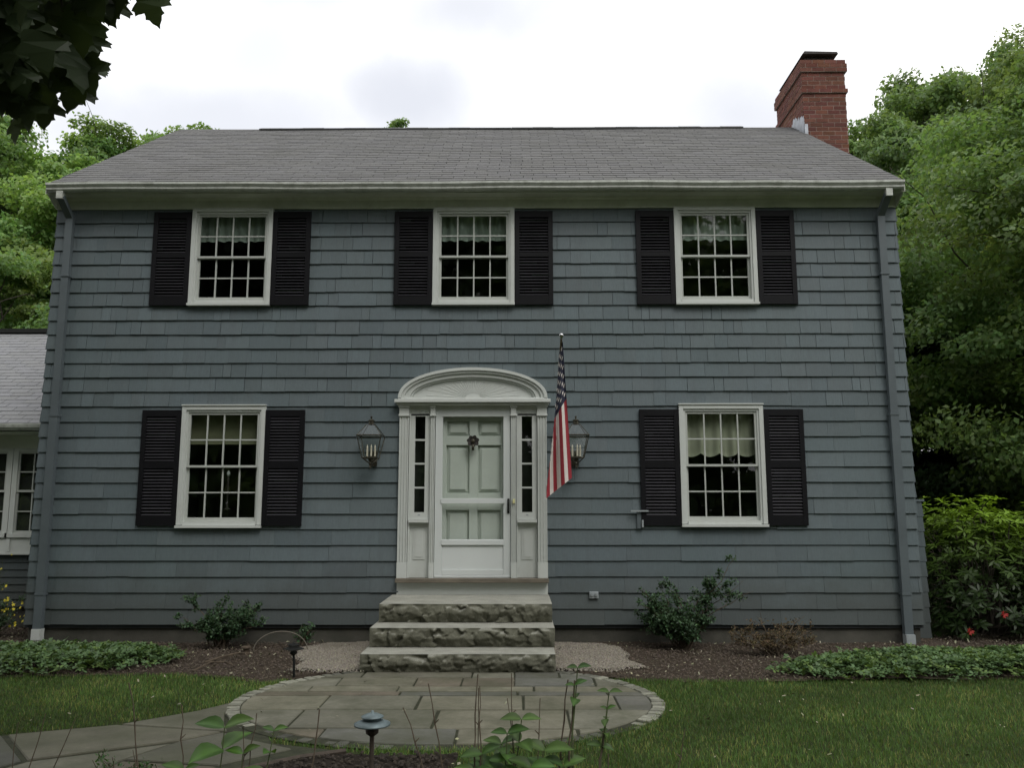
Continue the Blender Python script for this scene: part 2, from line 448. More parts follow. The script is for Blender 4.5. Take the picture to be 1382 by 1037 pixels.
courses = [5.34 - 0.18615 * k for k in range(14)] + [2.92 - 0.1914 * k for k in range(1, 15)]
def cut(cells, h):
    out = []
    for (a, b, c, d) in cells:
        if h[1] <= a or h[0] >= b or h[3] <= c or h[2] >= d: out.append((a, b, c, d)); continue
        if h[0] > a: out.append((a, h[0], c, d))
        if h[1] < b: out.append((h[1], b, c, d))
        a2, b2 = max(a, h[0]), min(b, h[1])
        if h[3] < d: out.append((a2, b2, h[3], d))
        if h[2] > c: out.append((a2, b2, c, h[2]))
    return out
def shingle_wall(mb, u0, u1, T, holes, rng, wmin=0.10, wmax=0.34):
    top = 5.56
    for ci, zb in enumerate(courses):
        zt = (courses[ci - 1] if ci else top) + 0.02
        wav = rng.uniform(-0.003, 0.003)
        ctone = rng.uniform(0.95, 1.05)
        lo = ci >= 14 and wmax < 0.5
        u = u0 - rng.uniform(0, wmax)
        while u < u1:
            wd = rng.uniform(wmin, wmax) * (2.4 if lo else 1.0)
            if rng.random() < 0.25: wd *= 1.6
            a, b = max(u, u0), min(u + wd, u1)
            u += wd
            if b - a < 0.01: continue
            gap = rng.choice([0.001, 0.0015, 0.002, 0.003] if lo else [0.001, 0.003, 0.0045, 0.006])
            ob = 0.026 + rng.uniform(-0.003, 0.004)
            zz = zb + wav + rng.uniform(-0.003, 0.003)
            g = ctone * rng.uniform(0.91, 1.08); tint = rng.uniform(-0.02, 0.02)
            col = (g * (1 + tint), g, g * (1 - tint * 0.5))
            cells = [(a + gap / 2, b - gap / 2, zz, zt)]
            for h in holes: cells = cut(cells, h)
            for (p, q, c, d) in cells:
                if q - p < 0.004 or d - c < 0.004: continue
                fo = lambda z: ob + (0.006 - ob) * (z - zz) / (zt - zz)
                v = [T(p, fo(c), c), T(q, fo(c), c), T(q, fo(d), d), T(p, fo(d), d),
                     T(p, 0.0, c), T(q, 0.0, c), T(q, 0.0, d), T(p, 0.0, d)]
                mb.add(v, [(0, 1, 2, 3), (0, 4, 5, 1), (0, 3, 7, 4), (1, 5, 6, 2)], 0, col)

def holed(mb, x0, x1, z0, z1, holes, y, mat):
    xs = sorted({x0, x1, *[h[0] for h in holes], *[h[1] for h in holes]})
    zs = sorted({z0, z1, *[h[2] for h in holes], *[h[3] for h in holes]})
    for i in range(len(xs) - 1):
        for j in range(len(zs) - 1):
            mx_, mz_ = (xs[i] + xs[i + 1]) / 2, (zs[j] + zs[j + 1]) / 2
            if any(h[0] < mx_ < h[1] and h[2] < mz_ < h[3] for h in holes): continue
            mb.add([(xs[i], y, zs[j]), (xs[i + 1], y, zs[j]), (xs[i + 1], y, zs[j + 1]), (xs[i], y, zs[j + 1])], [(0, 1, 2, 3)], mat)

rng = random.Random(3)
mb = MB()
shingle_wall(mb, -HW, HW, lambda u, o, z: (u, -o, z), HOLES + [DOORHOLE], rng)
holed(mb, -HW, HW, 0.2, 5.7, HOLES + [DOORHOLE], 0.001, 1)
for sx in (-1, 1):
    shingle_wall(mb, 0.0, HD, lambda u, o, z, sx=sx: (sx * (HW + o), u, z), [], rng, 0.5, 1.4)
    x = sx * (HW - 0.001)
    mb.add([(x, 0.002, 0.2), (x, HD, 0.2), (x, HD, 5.7), (x, 0.002, 5.7)], [(0, 1, 2, 3)], 1)
    xg = sx * (HW - 0.006)
    mb.add([(xg, 0, 5.56), (xg, HD, 5.56), (xg, HD, 5.98), (xg, RIDGE_Y, RIDGE_Z - 0.06), (xg, 0, 5.98)], [(0, 1, 2, 3, 4)], 0)
mb.box(-HW, HW, HD - 0.01, HD, 0.2, 5.9, 0)
mb.build('shingle_wall', [M['siding'], M['sheath']], house)
mb = MB(); mb.box(-HW + 0.03, HW - 0.03, 0.03, HD - 0.03, -0.3, 0.26); mb.build('foundation', M['concrete'], house)

# --- roof
def roof_slope(mb, x0, x1, y0, z0, y1, z1, rng, mat=0, expo=0.14, tab=0.305, sag=0.0):
    L = math.hypot(y1 - y0, z1 - z0); dy, dz = (y1 - y0) / L, (z1 - z0) / L
    ny, nz_ = -dz, dy
    if nz_ < 0: ny, nz_ = -ny, -nz_
    n = int(L / expo); ex = L / n
    for r in range(n):
        s0, s1 = r * ex, min(L, (r + 1) * ex + 0.02)
        off = (tab / 2 if r % 2 else 0) + rng.uniform(-0.02, 0.02)
        ct = rng.uniform(0.975, 1.02)
        x = x0 - off
        while x < x1:
            a, b = max(x, x0), min(x + tab - 0.008, x1)
            x += tab
            if b - a < 0.01: continue
            th = 0.008 + rng.uniform(-0.001, 0.003)
            g = ct * rng.uniform(0.94, 1.05)
            sg = lambda xx, s: sag * math.sin(xx * 1.3 + s * 0.7) + sag * 0.6 * math.sin(xx * 0.55 - s * 1.9)
            def P(xx, s, h): 
                h = h + sg(xx, s)
                return (xx, y0 + dy * s + ny * h, z0 + dz * s + nz_ * h)
            v = [P(a, s0, th), P(b, s0, th), P(b, s1, 0.002), P(a, s1, 0.002), P(a, s0, -0.004), P(b, s0, -0.004)]
            mb.add(v, [(0, 1, 2, 3), (0, 4, 5, 1), (0, 3, 4), (1, 5, 2)], mat, (g, g, g * rng.uniform(0.98, 1.02)))
    e = 0.006
    mb.add([(x0, y0 - ny * e, z0 - nz_ * e), (x1, y0 - ny * e, z0 - nz_ * e), (x1, y1 - ny * e, z1 - nz_ * e), (x0, y1 - ny * e, z1 - nz_ * e)], [(0, 1, 2, 3)], 1, (0.35,) * 3)
RX = HW + 0.008
mb = MB()
roof_slope(mb, -RX, RX, EAVE_Y, EAVE_Z, RIDGE_Y, RIDGE_Z, rng, 0, sag=0.004)
roof_slope(mb, -RX, RX, 2 * RIDGE_Y - EAVE_Y, EAVE_Z, RIDGE_Y, RIDGE_Z, rng, 0, expo=0.3, tab=0.9)
roof = mb.build('roof', [M['roof'], M['roof']], house)
for sx in (-1, 1):   # rake boards under the shingles along each gable
    mb = MB()
    xa, xb = sx * (HW - 0.004), sx * (HW + 0.006)
    poly = [(EAVE_Y + 0.02, EAVE_Z - 0.02), (RIDGE_Y, RIDGE_Z - 0.012), (2 * RIDGE_Y - EAVE_Y, EAVE_Z - 0.02), (2 * RIDGE_Y - EAVE_Y, EAVE_Z - 0.12), (RIDGE_Y, RIDGE_Z - 0.17), (EAVE_Y + 0.02, EAVE_Z - 0.12)]
    v = [(xa, p[0], p[1]) for p in poly] + [(xb, p[0], p[1]) for p in poly]
    f = [(0, 1, 7, 6), (1, 2, 8, 7), (3, 4, 10, 9), (4, 5, 11, 10), (5, 0, 6, 11), (2, 3, 9, 8),
         (0, 5, 4, 1), (1, 4, 3, 2), (6, 7, 10, 11), (7, 8, 9, 10)]
    mb.add(v, f)
    mb.build('rake_board', M['cornice'], roof)
mb = MB()
xs_ = np.linspace(-4.02, 4.55, 24)
for i in range(23):     # ridge vent in short lengths
    a, b = xs_[i], xs_[i + 1] - 0.004
    h = 0.024 + random.uniform(-0.003, 0.005)
    mb.add([(a, RIDGE_Y - 0.16, RIDGE_Z - 0.09), (b, RIDGE_Y - 0.16, RIDGE_Z - 0.09), (b, RIDGE_Y - 0.16, RIDGE_Z - 0.085 + h), (a, RIDGE_Y - 0.16, RIDGE_Z - 0.085 + h),
            (a, RIDGE_Y, RIDGE_Z + h), (b, RIDGE_Y, RIDGE_Z + h), (b, RIDGE_Y + 0.16, RIDGE_Z - 0.085 + h), (a, RIDGE_Y + 0.16, RIDGE_Z - 0.085 + h)],
           [(0, 1, 2, 3), (3, 2, 5, 4), (4, 5, 6, 7)])
mb.build('ridge_vent', M['black'], roof)

# --- cornice: soffit, frieze, gutter
mb = MB()
mb.box(-HW - 0.003, HW + 0.003, -0.235, -0.002, 5.658, 5.68)                # soffit
mb.box(-HW - 0.003, HW + 0.003, -0.255, -0.235, 5.645, 5.74)                # fascia
mb.box(-HW - 0.003, HW + 0.003, -0.036, -0.001, 5.52, 5.657)                # frieze
prof = [(-0.036, 5.657), (-0.036, 5.63), (-0.055, 5.635), (-0.075, 5.65), (-0.08, 5.657)]
mb.prism(prof, lambda p, a: (a, p[0], p[1]), -HW - 0.02, HW - 0.25)        # bed moulding
for sx in (-1, 1):                                                          # boxed ends
    xa, xb = sorted((sx * (HW + 0.0035), sx * (HW + 0.020)))
    mb.prism([(-0.25, 5.65), (-0.25, 5.735), (0.06, 5.96), (0.06, 5.53), (-0.04, 5.53)], lambda p, a: (a, p[0], p[1]), xa, xb)
mb.build('cornice', M['cornice'], house)
mb = MB()
gp = [(p[0] + 0.110, p[1] - 0.012) for p in [(-0.366, 5.775), (-0.366, 5.672), (-0.435, 5.672), (-0.452, 5.69), (-0.452, 5.71), (-0.478, 5.745), (-0.478, 5.772), (-0.466, 5.772), (-0.466, 5.75), (-0.44, 5.712), (-0.438, 5.69), (-0.38, 5.69), (-0.38, 5.775)]]
N = 30
for i in range(N):
    a = -5.455 + 10.91 * i / N; b = -5.455 + 10.91 * (i + 1) / N
    s = lambda x: 0.006 * math.sin(x * 1.1) + 0.003 * math.sin(x * 3.7)
    n = len(gp)
    v = [(a, p[0], p[1] + s(a)) for p in gp] + [(b, p[0], p[1] + s(b)) for p in gp]
    f = [(k, (k + 1) % n, n + (k + 1) % n, n + k) for k in range(n)]
    mb.add(v, f)
for x in (-5.459, 5.455):
    mb.prism([(-0.256, 5.763), (-0.256, 5.66), (-0.325, 5.66), (-0.342, 5.678), (-0.342, 5.698), (-0.368, 5.733), (-0.368, 5.762)], lambda p, a: (a, p[0], p[1]), x, x + 0.004)
mb.build('gutter', M['gutter'], house)

def downspout(x, zb, boot):
    o = -0.07
    def seg(mb, pts, wd=0.075, dp=0.055):
        for (p, q) in zip(pts[:-1], pts[1:]):
            p, q = Vector(p), Vector(q); d = q - p; L = d.length
            rot = d.to_track_quat('Z', 'X').to_matrix()
            xa = Vector((1, 0, 0)); za = d.normalized(); ya = za.cross(xa).normalized(); xa = ya.cross(za)
            m = Matrix((xa, ya, za)).transposed()
            mb.obox((p + q) / 2, (wd, dp, L + 0.004), m)
    mb = MB()
    seg(mb, [(x, o, zb), (x, o, 2.80)], 0.102, 0.07)
    seg(mb, [(x, o, 2.78), (x, o, 5.40)], 0.092, 0.062)
    seg(mb, [(x, o, 5.39), (x + (0.02 if x > 0 else -0.02), -0.295, 5.60)], 0.088, 0.06)
    sp = mb.build('downspout', M['spout'], house)
    for z in (0.6, 2.79, 4.6):
        mb = MB(); mb.box(x - 0.058, x + 0.058, o - 0.041, -0.012, z, z + 0.025)
        mb.build('strap', M['spout'], sp)
    mb = MB()
    xe = x + (0.02 if x > 0 else -0.02)
    mb.box(xe - 0.04, xe + 0.04, -0.335, -0.265, 5.565, 5.66)
    mb.build('outlet', M['gutter'], sp)
    mb = MB()
    if boot:
        mb.box(x - 0.055, x + 0.055, o - 0.05, o + 0.045, zb - 0.10, zb + 0.03)
        mb.box(x - 0.048, x + 0.048, o - 0.043, o + 0.038, -0.05, zb - 0.10)
        mb.build('drain_boot', M['white'], sp)
    else:
        mb.box(x - 0.055, x + 0.055, o - 0.07, o + 0.03, zb - 0.07, zb + 0.04)
        mb.build('drain_boot', M['greyplastic'], sp)
downspout(-5.27, 0.17, True)
downspout(5.25, 0.10, False)

# --- windows
def window(cx, z0, z1, kind):
    mb = MB()
    W, y1 = 0.5275, 0.0
    mb.box(cx - W, cx - W + 0.052, -0.052, 0.0, z0 + 0.036, z1)
    mb.box(cx + W - 0.052, cx + W, -0.052, 0.0, z0 + 0.036, z1)
    mb.box(cx - W + 0.0525, cx + W - 0.0525, -0.052, 0.0, z1 - 0.05, z1 - 0.001)
    mb.box(cx - W + 0.0525, cx - 0.45, -0.034, 0.07, z0 + 0.037, z1 - 0.051)
    mb.box(cx + 0.45, cx + W - 0.0525, -0.034, 0.07, z0 + 0.037, z1 - 0.051)
    mb.box(cx - 0.4495, cx + 0.4495, -0.034, 0.07, z1 - 0.08, z1 - 0.051)
    if kind != 'up':
        mb.box(cx - W - 0.006, cx + W + 0.006, -0.066, 0.0, z1 + 0.001, z1 + 0.016)
    win = mb.build('window', M['white'], house)
    mb = MB()
    mb.box(cx - W - 0.004, cx + W + 0.004, -0.082, 0.0, z0, z0 + 0.03)
    mb.box(cx - 0.4495, cx + 0.4495, -0.045, 0.07, z0 + 0.031, z0 + 0.075)
    mb.build('sill', M['white'], win)
    zt, zb = z1 - 0.081, z0 + 0.0755
    zm = (zt + zb) / 2
    for (a, b, ya, yb, brail, trail) in ((zm - 0.012, zt, -0.018, 0.010, 0.028, 0.03), (zb, zm + 0.010, 0.014, 0.042, 0.05, 0.024)):
        mb = MB()
        hw = 0.4495
        mb.box(cx - hw, cx - hw + 0.028, ya, yb, a, b); mb.box(cx + hw - 0.028, cx + hw, ya, yb, a, b)
        mb.box(cx - hw + 0.0282, cx + hw - 0.0282, ya, yb, b - trail, b - 0.0005)
        mb.box(cx - hw + 0.0282, cx + hw - 0.0282, ya, yb, a + 0.0005, a + brail)
        gx0, gx1 = cx - hw + 0.028, cx + hw - 0.028
        for k in (1, 2, 3):
            x = gx0 + (gx1 - gx0) * k / 4
            mb.box(x - 0.0085, x + 0.0085, ya + 0.004, yb - 0.004, a + brail, b - trail)
        zc = (a + brail + b - trail) / 2
        mb.box(gx0, gx1, ya + 0.006, yb - 0.006, zc - 0.0085, zc + 0.0085)
        sash = mb.build('sash', M['sash'], win)
        mb = MB(); yg = (ya + yb) / 2
        mb.add([(gx0, yg, a + brail), (gx1, yg, a + brail), (gx1, yg, b - trail), (gx0, yg, b - trail)], [(0, 1, 2, 3)])
        mb.build('window_pane', M['glass'], win)
    # room behind the glass
    mb = MB(); x0, x1, ya, yb = cx - 0.9, cx + 0.9, 0.072, 1.6
    za, zc = z0 - 0.5, z1 + 0.1
    mb.add([(x0, ya, za), (x1, ya, za), (x1, yb, za), (x0, yb, za), (x0, ya, zc), (x1, ya, zc), (x1, yb, zc), (x0, yb, zc)],
           [(0, 1, 2, 3), (7, 6, 5, 4), (3, 2, 6, 7), (0, 3, 7, 4), (1, 5, 6, 2)])
    holed(mb, x0, x1, za, zc, [(cx - 0.4495, cx + 0.4495, zb, zt)], ya, 0)
    mb.build('interior', M['room'], win)
    # curtain
    nx = 80
    hem = {'up': z1 - 0.40, 'shade': z1 - 0.475, 'valance': z1 - 0.60}[kind]
    V, F, C = [], [], []
    rr = random.Random(int(cx * 100) + 77)
    ph = rr.uniform(0, 6)
    for j in range(9):
        for i in range(nx + 1):
            s = i / nx; t = j / 8
            x = cx - 0.47 + 0.94 * s
            hz_ = hem
            if kind == 'valance': hz_ = hem - 0.045 * abs(math.sin(s * PI * 4)) ** 0.8
            if kind == 'up': hz_ = hem + 0.006 * math.sin(s * 40 + ph)
            z = z1 - 0.02 + (hz_ - z1 + 0.02) * t
            amp = 0.0 if kind == 'shade' else 0.016
            y = 0.13 + amp * math.sin(s * (46 if kind == 'up' else 30) + ph + 0.8 * math.sin(s * 9)) + (0.008 * math.sin(s * 11 + t) if amp else 0)
            V.append((x, y, z))
            g = 1.0 - 0.12 * math.sin(s * 60) * (amp > 0)
            if t > 0.9: g *= 1.35
            C.append((g, g, g))
    for j in range(8):
        for i in range(nx):
            a = j * (nx + 1) + i
            F.append((a, a + 1, a + nx + 2, a + nx + 1))
    np_mesh('curtain', V, F, M[{'up': 'curtain', 'shade': 'shade', 'valance': 'cream'}[kind]], win, np.array(C), smooth=True)
    return win
for wd in WIN: window(*wd)

# --- shutters
def shutter(xa, xb, z0, z1, upper):
    mb = MB()
    yb, yf = -0.026, -0.058
    sw = 0.06
    tr, br, mr = (0.085, 0.115, 0.06) if upper else (0.085, 0.12, 0.085)
    zm = z0 + (z1 - z0) * (0.53 if upper else 0.52)
    mb.box(xa, xa + sw, yf, yb, z0, z1); mb.box(xb - sw, xb, yf, yb, z0, z1)
    mb.box(xa + sw, xb - sw, yf + 0.002, yb, z1 - tr, z1 - 0.0005)
    mb.box(xa + sw, xb - sw, yf + 0.002, yb, z0 + 0.0005, z0 + br)
    mb.box(xa + sw, xb - sw, yf + 0.002, yb, zm - mr / 2, zm + mr / 2)
    mb.box(xa + sw, xb - sw, yb + 0.001, yb + 0.004, z0 + br, z1 - tr)
    sh = mb.build('shutter', M['shutter'], house, bevel=0.003)
    mb = MB()
    for (a, b) in ((z0 + br, zm - mr / 2), (zm + mr / 2, z1 - tr)):
        n = round((b - a) / 0.0385); p = (b - a) / n
        for k in range(n):
            z = a + p * (k + 0.5)
            j = random.uniform(-0.0012, 0.0012)
            m = Matrix.Rotation(rad(42 + random.uniform(-3, 3)), 3, 'X')
            mb.obox(((xa + xb) / 2, (yf + yb) / 2 + 0.003, z + j), (xb - xa - 2 * sw + 0.004, 0.036, 0.007), m)
    mb.build('louver_slats', M['slat'], sh)
for cx, z0, z1, k in WIN:
    up = k == 'up'
    a, b = (4.225, 5.475) if up else (1.43, 2.872)
    shutter(cx - 0.5275 - 0.498, cx - 0.5275 - 0.006, a, b, up)
    shutter(cx + 0.5275 + 0.006, cx + 0.5275 + 0.498, a, b, up)

# --- front entrance
mb = MB()
mb.box(-0.93, 0.92, -0.03, 0.0, 2.80, 2.95)                       # frieze over the door
mb.box(-0.93, 0.92, -0.028, 0.0, 0.60, 0.744)                     # kick board under the sill
for (a, b) in ((-0.805, -0.785), (-0.555, -0.54), (0.54, 0.555), (0.785, 0.795)):
    mb.box(a, b, -0.035, 0.03, 0.80, 2.80)
ent = mb.build('door_surround', M['white'], house)
mb = MB(); mb.box(-0.985, 0.965, -0.155, -0.0, 2.952, 2.995); mb.box(-0.96, 0.945, -0.12, -0.0, 2.925, 2.951)
mb.box(-0.945, 0.93, -0.135, 0.0, 2.996, 3.012)
mb.build('ledge', M['white'], ent, bevel=0.006)
mb = MB()                                                         # arched pediment
def ell(a, b, n=40): return [(-0.008 + a * math.cos(PI * k / n), 3.012 + b * math.sin(PI * k / n) ** 0.92) for k in range(n + 1)]
def ring(o, i, yf, mat=0):
    n = len(o)
    v = [(p[0], yf, p[1]) for p in o] + [(p[0], yf, p[1]) for p in i] + [(p[0], 0, p[1]) for p in o] + [(p[0], -0.02, p[1]) for p in i]
    f = []
    for k in range(n - 1):
        f += [(k, k + 1, n + k + 1, n + k), (k, 2 * n + k, 2 * n + k + 1, k + 1), (n + k, n + k + 1, 3 * n + k + 1, 3 * n + k)]
    mb.add(v, f, mat)
ring(ell(0.935, 0.385), ell(0.895, 0.348), -0.140)
ring(ell(0.894, 0.347), ell(0.855, 0.318), -0.120)
ring(ell(0.854, 0.317), ell(0.79, 0.27), -0.095)
ring(ell(0.789, 0.269), ell(0.765, 0.25), -0.075)
t_ = ell(0.766, 0.251)
mb.add([(p[0], -0.045, p[1]) for p in t_], [tuple(range(len(t_)))])
for k in range(25):                                               # sunburst rays
    th = PI * (k + 0.5) / 25
    c, s = math.cos(th), math.sin(th)
    R1 = 0.97 / math.sqrt((c / 0.755) ** 2 + (s / 0.24) ** 2) * (0.95 if k % 2 else 0.82)
    r0 = 0.10
    wd0, wd1 = 0.003, 0.006
    p0 = Vector((-0.008 + c * r0, 0, 3.022 + s * r0 * 0.6)); p1 = Vector((-0.008 + c * R1, 0, 3.018 + s * R1))
    d = (p1 - p0).normalized(); nrm = Vector((-d.z, 0, d.x))
    mb.add([(p0 - nrm * wd0 + Vector((0, -0.046, 0))), (p0 + nrm * wd0 + Vector((0, -0.046, 0))), (p1 + nrm * wd1 + Vector((0, -0.046, 0))), (p1 - nrm * wd1 + Vector((0, -0.046, 0))),
            (p0 + Vector((0, -0.0505, 0))), (p1 + Vector((0, -0.0495, 0)))], [(0, 4, 5, 3), (1, 2, 5, 4), (2, 3, 5), (0, 1, 4)])
mb.build('arched_pediment', M['white'], ent)
def pilaster(xa, xb, nfl):
    mb = MB(); d = -0.075
    mb.box(xa, xb, d, 0, 0.80, 0.985)
    mb.box(xa + 0.004, xb - 0.004, d + 0.014, 0, 0.985, 2.79)
    wd = (xb - xa - 0.008)
    gw = wd / (nfl * 1.45 + 0.45 * 0 + 0.45)
    for k in range(nfl + 1):
        a = xa + 0.004 + k * (wd - gw * 0.45) / nfl
        mb.box(a, a + gw * 0.45, d + 0.002, d + 0.014, 0.986, 2.79)
    mb.box(xa - 0.006, xb + 0.006, d - 0.012, 0, 2.79, 2.812)
    mb.box(xa, xb, d - 0.002, 0, 2.812, 2.90)
    mb.box(xa - 0.01, xb + 0.01, d - 0.02, 0, 2.90, 2.924)
    mb.build('pilaster', M['white'], ent)
pilaster(-0.93, -0.808, 3); pilaster(0.798, 0.92, 3)
pilaster(-0.538, -0.478, 2); pilaster(0.468, 0.538, 2)
def sidelight(xa, xb):
    mb = MB()
    z0, z1 = 1.505, 2.82
    mb.box(xa, xa + 0.05, -0.03, 0.02, z0, z1); mb.box(xb - 0.05, xb, -0.03, 0.02, z0, z1)
    mb.box(xa + 0.05, xb - 0.05, -0.03, 0.02, z0, z0 + 0.09); mb.box(xa + 0.05, xb - 0.05, -0.03, 0.02, z1 - 0.03, z1)
    for z in (1.60 + (1.19 / 4) * k for k in (1, 2, 3)):
        mb.box(xa + 0.05, xb - 0.05, -0.022, 0.012, z - 0.011, z + 0.011)
    mb.box((xa + xb) / 2 - 0.014, (xa + xb) / 2 + 0.014, -0.034, -0.03, 1.555, 1.568, 2)
    mb.add([(xa + 0.05, 0.0, z0 + 0.09), (xb - 0.05, 0.0, z0 + 0.09), (xb - 0.05, 0.0, z1 - 0.03), (xa + 0.05, 0.0, z1 - 0.03)], [(0, 1, 2, 3)], 1)
    mb.add([(xa, 0.25, z0), (xb, 0.25, z0), (xb, 0.25, z1), (xa, 0.25, z1)], [(0, 1, 2, 3)], 3)
    mb.add([(xa, 0.02, z0), (xa, 0.25, z0), (xa, 0.25, z1), (xa, 0.02, z1)], [(0, 1, 2, 3)], 3)
    mb.add([(xb, 0.02, z0), (xb, 0.25, z0), (xb, 0.25, z1), (xb, 0.02, z1)], [(0, 1, 2, 3)], 3)
    mb.build('sidelight', [M['white'], M['glass'], M['greyplastic'], M['room']], ent)
    mb = MB()
    mb.box(xa - 0.006, xb + 0.006, -0.075, 0.02, 1.47, 1.503)
    mb.box(xa, xb, -0.004, 0.03, 0.80, 1.469)
    mb.box(xa + 0.045, xb - 0.045, -0.012, -0.004, 1.02, 1.40)
    mb.box(xa + 0.07, xb - 0.07, -0.017, -0.012, 1.05, 1.37)
    mb.build('side_panel', M['white'], ent)
sidelight(-0.784, -0.556); sidelight(0.556, 0.784)
mb = MB(); mb.box(-0.94, 0.93, -0.125, 0.06, 0.747, 0.797); mb.build('threshold', M['timber'], ent, bevel=0.006)
mb = MB(); mb.box(0.490, 0.518, -0.092, -0.07, 1.70, 1.755); mb.build('doorbell', M['bell'], ent, bevel=0.005)

mb = MB()                                                         # storm door
mb.box(-0.475, 0.465, -0.036, 0.0, 2.785, 2.86)
mb.box(-0.475, -0.385, -0.036, 0.0, 0.80, 2.784); mb.box(0.375, 0.465, -0.036, 0.0, 0.80, 2.784)
mb.box(-0.3845, 0.3745, -0.036, 0.0, 1.20, 1.262)
mb.box(-0.3845, 0.3745, -0.036, 0.0, 0.83, 0.90)
mb.box(-0.3845, 0.3745, -0.022, 0.0, 0.90, 1.20)
mb.box(-0.40, 0.39, -0.048, -0.037, 1.70, 1.765)
mb.box(-0.39, 0.38, -0.044, -0.037, 1.195, 1.255)
mb.box(-0.47, 0.46, -0.042, 0.0, 0.80, 0.828)
sd_ = mb.build('storm_door', M['white_shiny'], house, bevel=0.004)
mb = MB(); mb.add([(-0.3845, -0.018, 1.262), (0.3745, -0.018, 1.262), (0.3745, -0.018, 2.785), (-0.3845, -0.018, 2.785)], [(0, 1, 2, 3)])
mb.build('door_glass', M['storm_glass'], sd_)
mb = MB(); mb.box(0.425, 0.452, -0.046, -0.036, 1.58, 1.76); mb.tube([(0.438, -0.044, 1.62), (0.438, -0.085, 1.62), (0.438, -0.085, 1.72), (0.438, -0.044, 1.74)], 0.009)
mb.build('door_handle', M['black'], sd_)
mb = MB()                                                         # inner panelled door
mb.box(-0.47, 0.465, 0.095, 0.13, 0.80, 2.84)
fy = 0.050
mb.box(-0.47, -0.345, fy, 0.095, 0.80, 2.84); mb.box(0.34, 0.465, fy, 0.095, 0.80, 2.84)
mb.box(-0.055, 0.05, fy, 0.095, 0.80, 2.84)
for (a, b) in ((2.74, 2.84), (2.43, 2.545), (1.62, 1.83), (0.80, 1.05)):
    for (xa, xb) in ((-0.345, -0.055), (0.05, 0.34)):
        mb.box(xa, xb, fy, 0.095, a, b)
for (a, b) in ((2.545, 2.74), (1.83, 2.43), (1.05, 1.62)):
    for (xa, xb) in ((-0.345, -0.055), (0.05, 0.34)):
        mb.box(xa + 0.045, xb - 0.045, 0.060, 0.095, a + 0.045, b - 0.045); mb.box(xa + 0.022, xb - 0.022, 0.078, 0.095, a + 0.022, b - 0.022)
mb.build('front_door', M['door'], house, bevel=0.004)

# --- chimney
CX0, CX1, CY0, CY1, CZ = 5.46, 6.20, 3.0, 4.39, 9.29
mb = MB()
rb = random.Random(5)
rows = int((CZ - 7.0) / 0.0765)
mb.box(CX0 + 0.004, CX1 - 0.004, CY0 + 0.004, CY1 - 0.004, 0.0, CZ - 0.01, 1)
for r in range(rows):
    zt = CZ - r * 0.0765; zb = zt - 0.063
    off = 0.034 if r in (1, 2) else (0.028 if r == 7 else (0.016 if r == 0 else 0.0))
    if off > 0: mb.box(CX0 + 0.004 - off, CX1 - 0.004 + off, CY0 + 0.004 - off, CY1 - 0.004 + off, zb - 0.010, zt - 0.002, 1)
    x0, x1, y0, y1 = CX0 - off, CX1 + off, CY0 - off, CY1 + off
    st = 0.105 if r % 2 else 0.0
    def brick(a, b, face):
        g = rb.uniform(0.75, 1.2); col = (g, g * rb.uniform(0.9, 1.1), g * rb.uniform(0.9, 1.1))
        j = rb.uniform(-0.002, 0.002); e = 0.02
        if face == 'f': mb.box(a, b, y0 + j, y0 + e, zb, zt, 0, col)
        if face == 'b': mb.box(a, b, y1 - e, y1 + j, zb, zt, 0, col)
        if face == 'l': mb.box(x0 + j, x0 + e, a, b, zb, zt, 0, col)
        if face == 'r': mb.box(x1 - e, x1 + j, a, b, zb, zt, 0, col)
    for face, lo, hi in (('f', x0, x1), ('b', x0, x1), ('l', y0 + 0.021, y1 - 0.021), ('r', y0 + 0.021, y1 - 0.021)):
        u = lo - st
        while u < hi - 0.005:
            a, b = max(u, lo), min(u + 0.198, hi)
            if b - a > 0.02: brick(a, b, face)
            u += 0.209
chim = mb.build('chimney', [M['brick'], M['mortar']], house)
mb = MB(); mb.box(CX0 + 0.05, CX1 - 0.05, CY0 + 0.05, CY1 - 0.05, CZ - 0.012, CZ + 0.02); mb.build('crown', M['mortar'], chim)
mb = MB()
for (a, b) in ((5.56, 3.2), (6.02, 3.2), (5.56, 4.2), (6.02, 4.2)): mb.box(a, a + 0.03, b, b + 0.03, CZ + 0.02, CZ + 0.16)
mb.prism([(5.50, CZ + 0.135), (6.12, CZ + 0.135), (6.10, CZ + 0.17), (5.54, CZ + 0.185)], lambda p, a: (p[0], a, p[1]), 3.02, 4.34)
mb.box(5.58, 6.05, 3.12, 4.28, CZ + 0.02, CZ + 0.134)
mb.build('chimney_cap', M['cap'], chim)
mb = MB()                                                         # ragged lead flashing on the roof side
sl = (RIDGE_Z - EAVE_Z) / (RIDGE_Y - EAVE_Y)
v, f = [], []
nn = 16
for k in range(nn + 1):
    y = CY0 - 0.03 + 0.62 * k / nn
    zr = EAVE_Z + (y - EAVE_Y) * sl
    h = (0.36 - 0.014 * k) * (1 if k % 2 else 0.78) + random.uniform(-0.03, 0.03)
    v += [(CX0 - 0.008, y, zr - 0.02), (CX0 - 0.008, y, zr + max(0.03, h if k < 15 else 0.05))]
for k in range(nn): f.append((2 * k, 2 * k + 2, 2 * k + 3, 2 * k + 1))
mb.add(v, f)
mb.box(CX0 - 0.008, CX0 + 0.05, CY0 - 0.03, CY0 - 0.012, EAVE_Z + (CY0 - EAVE_Y) * sl - 0.1, EAVE_Z + (CY0 - EAVE_Y) * sl + 0.16)
mb.build('flashing', M['lead'], chim)
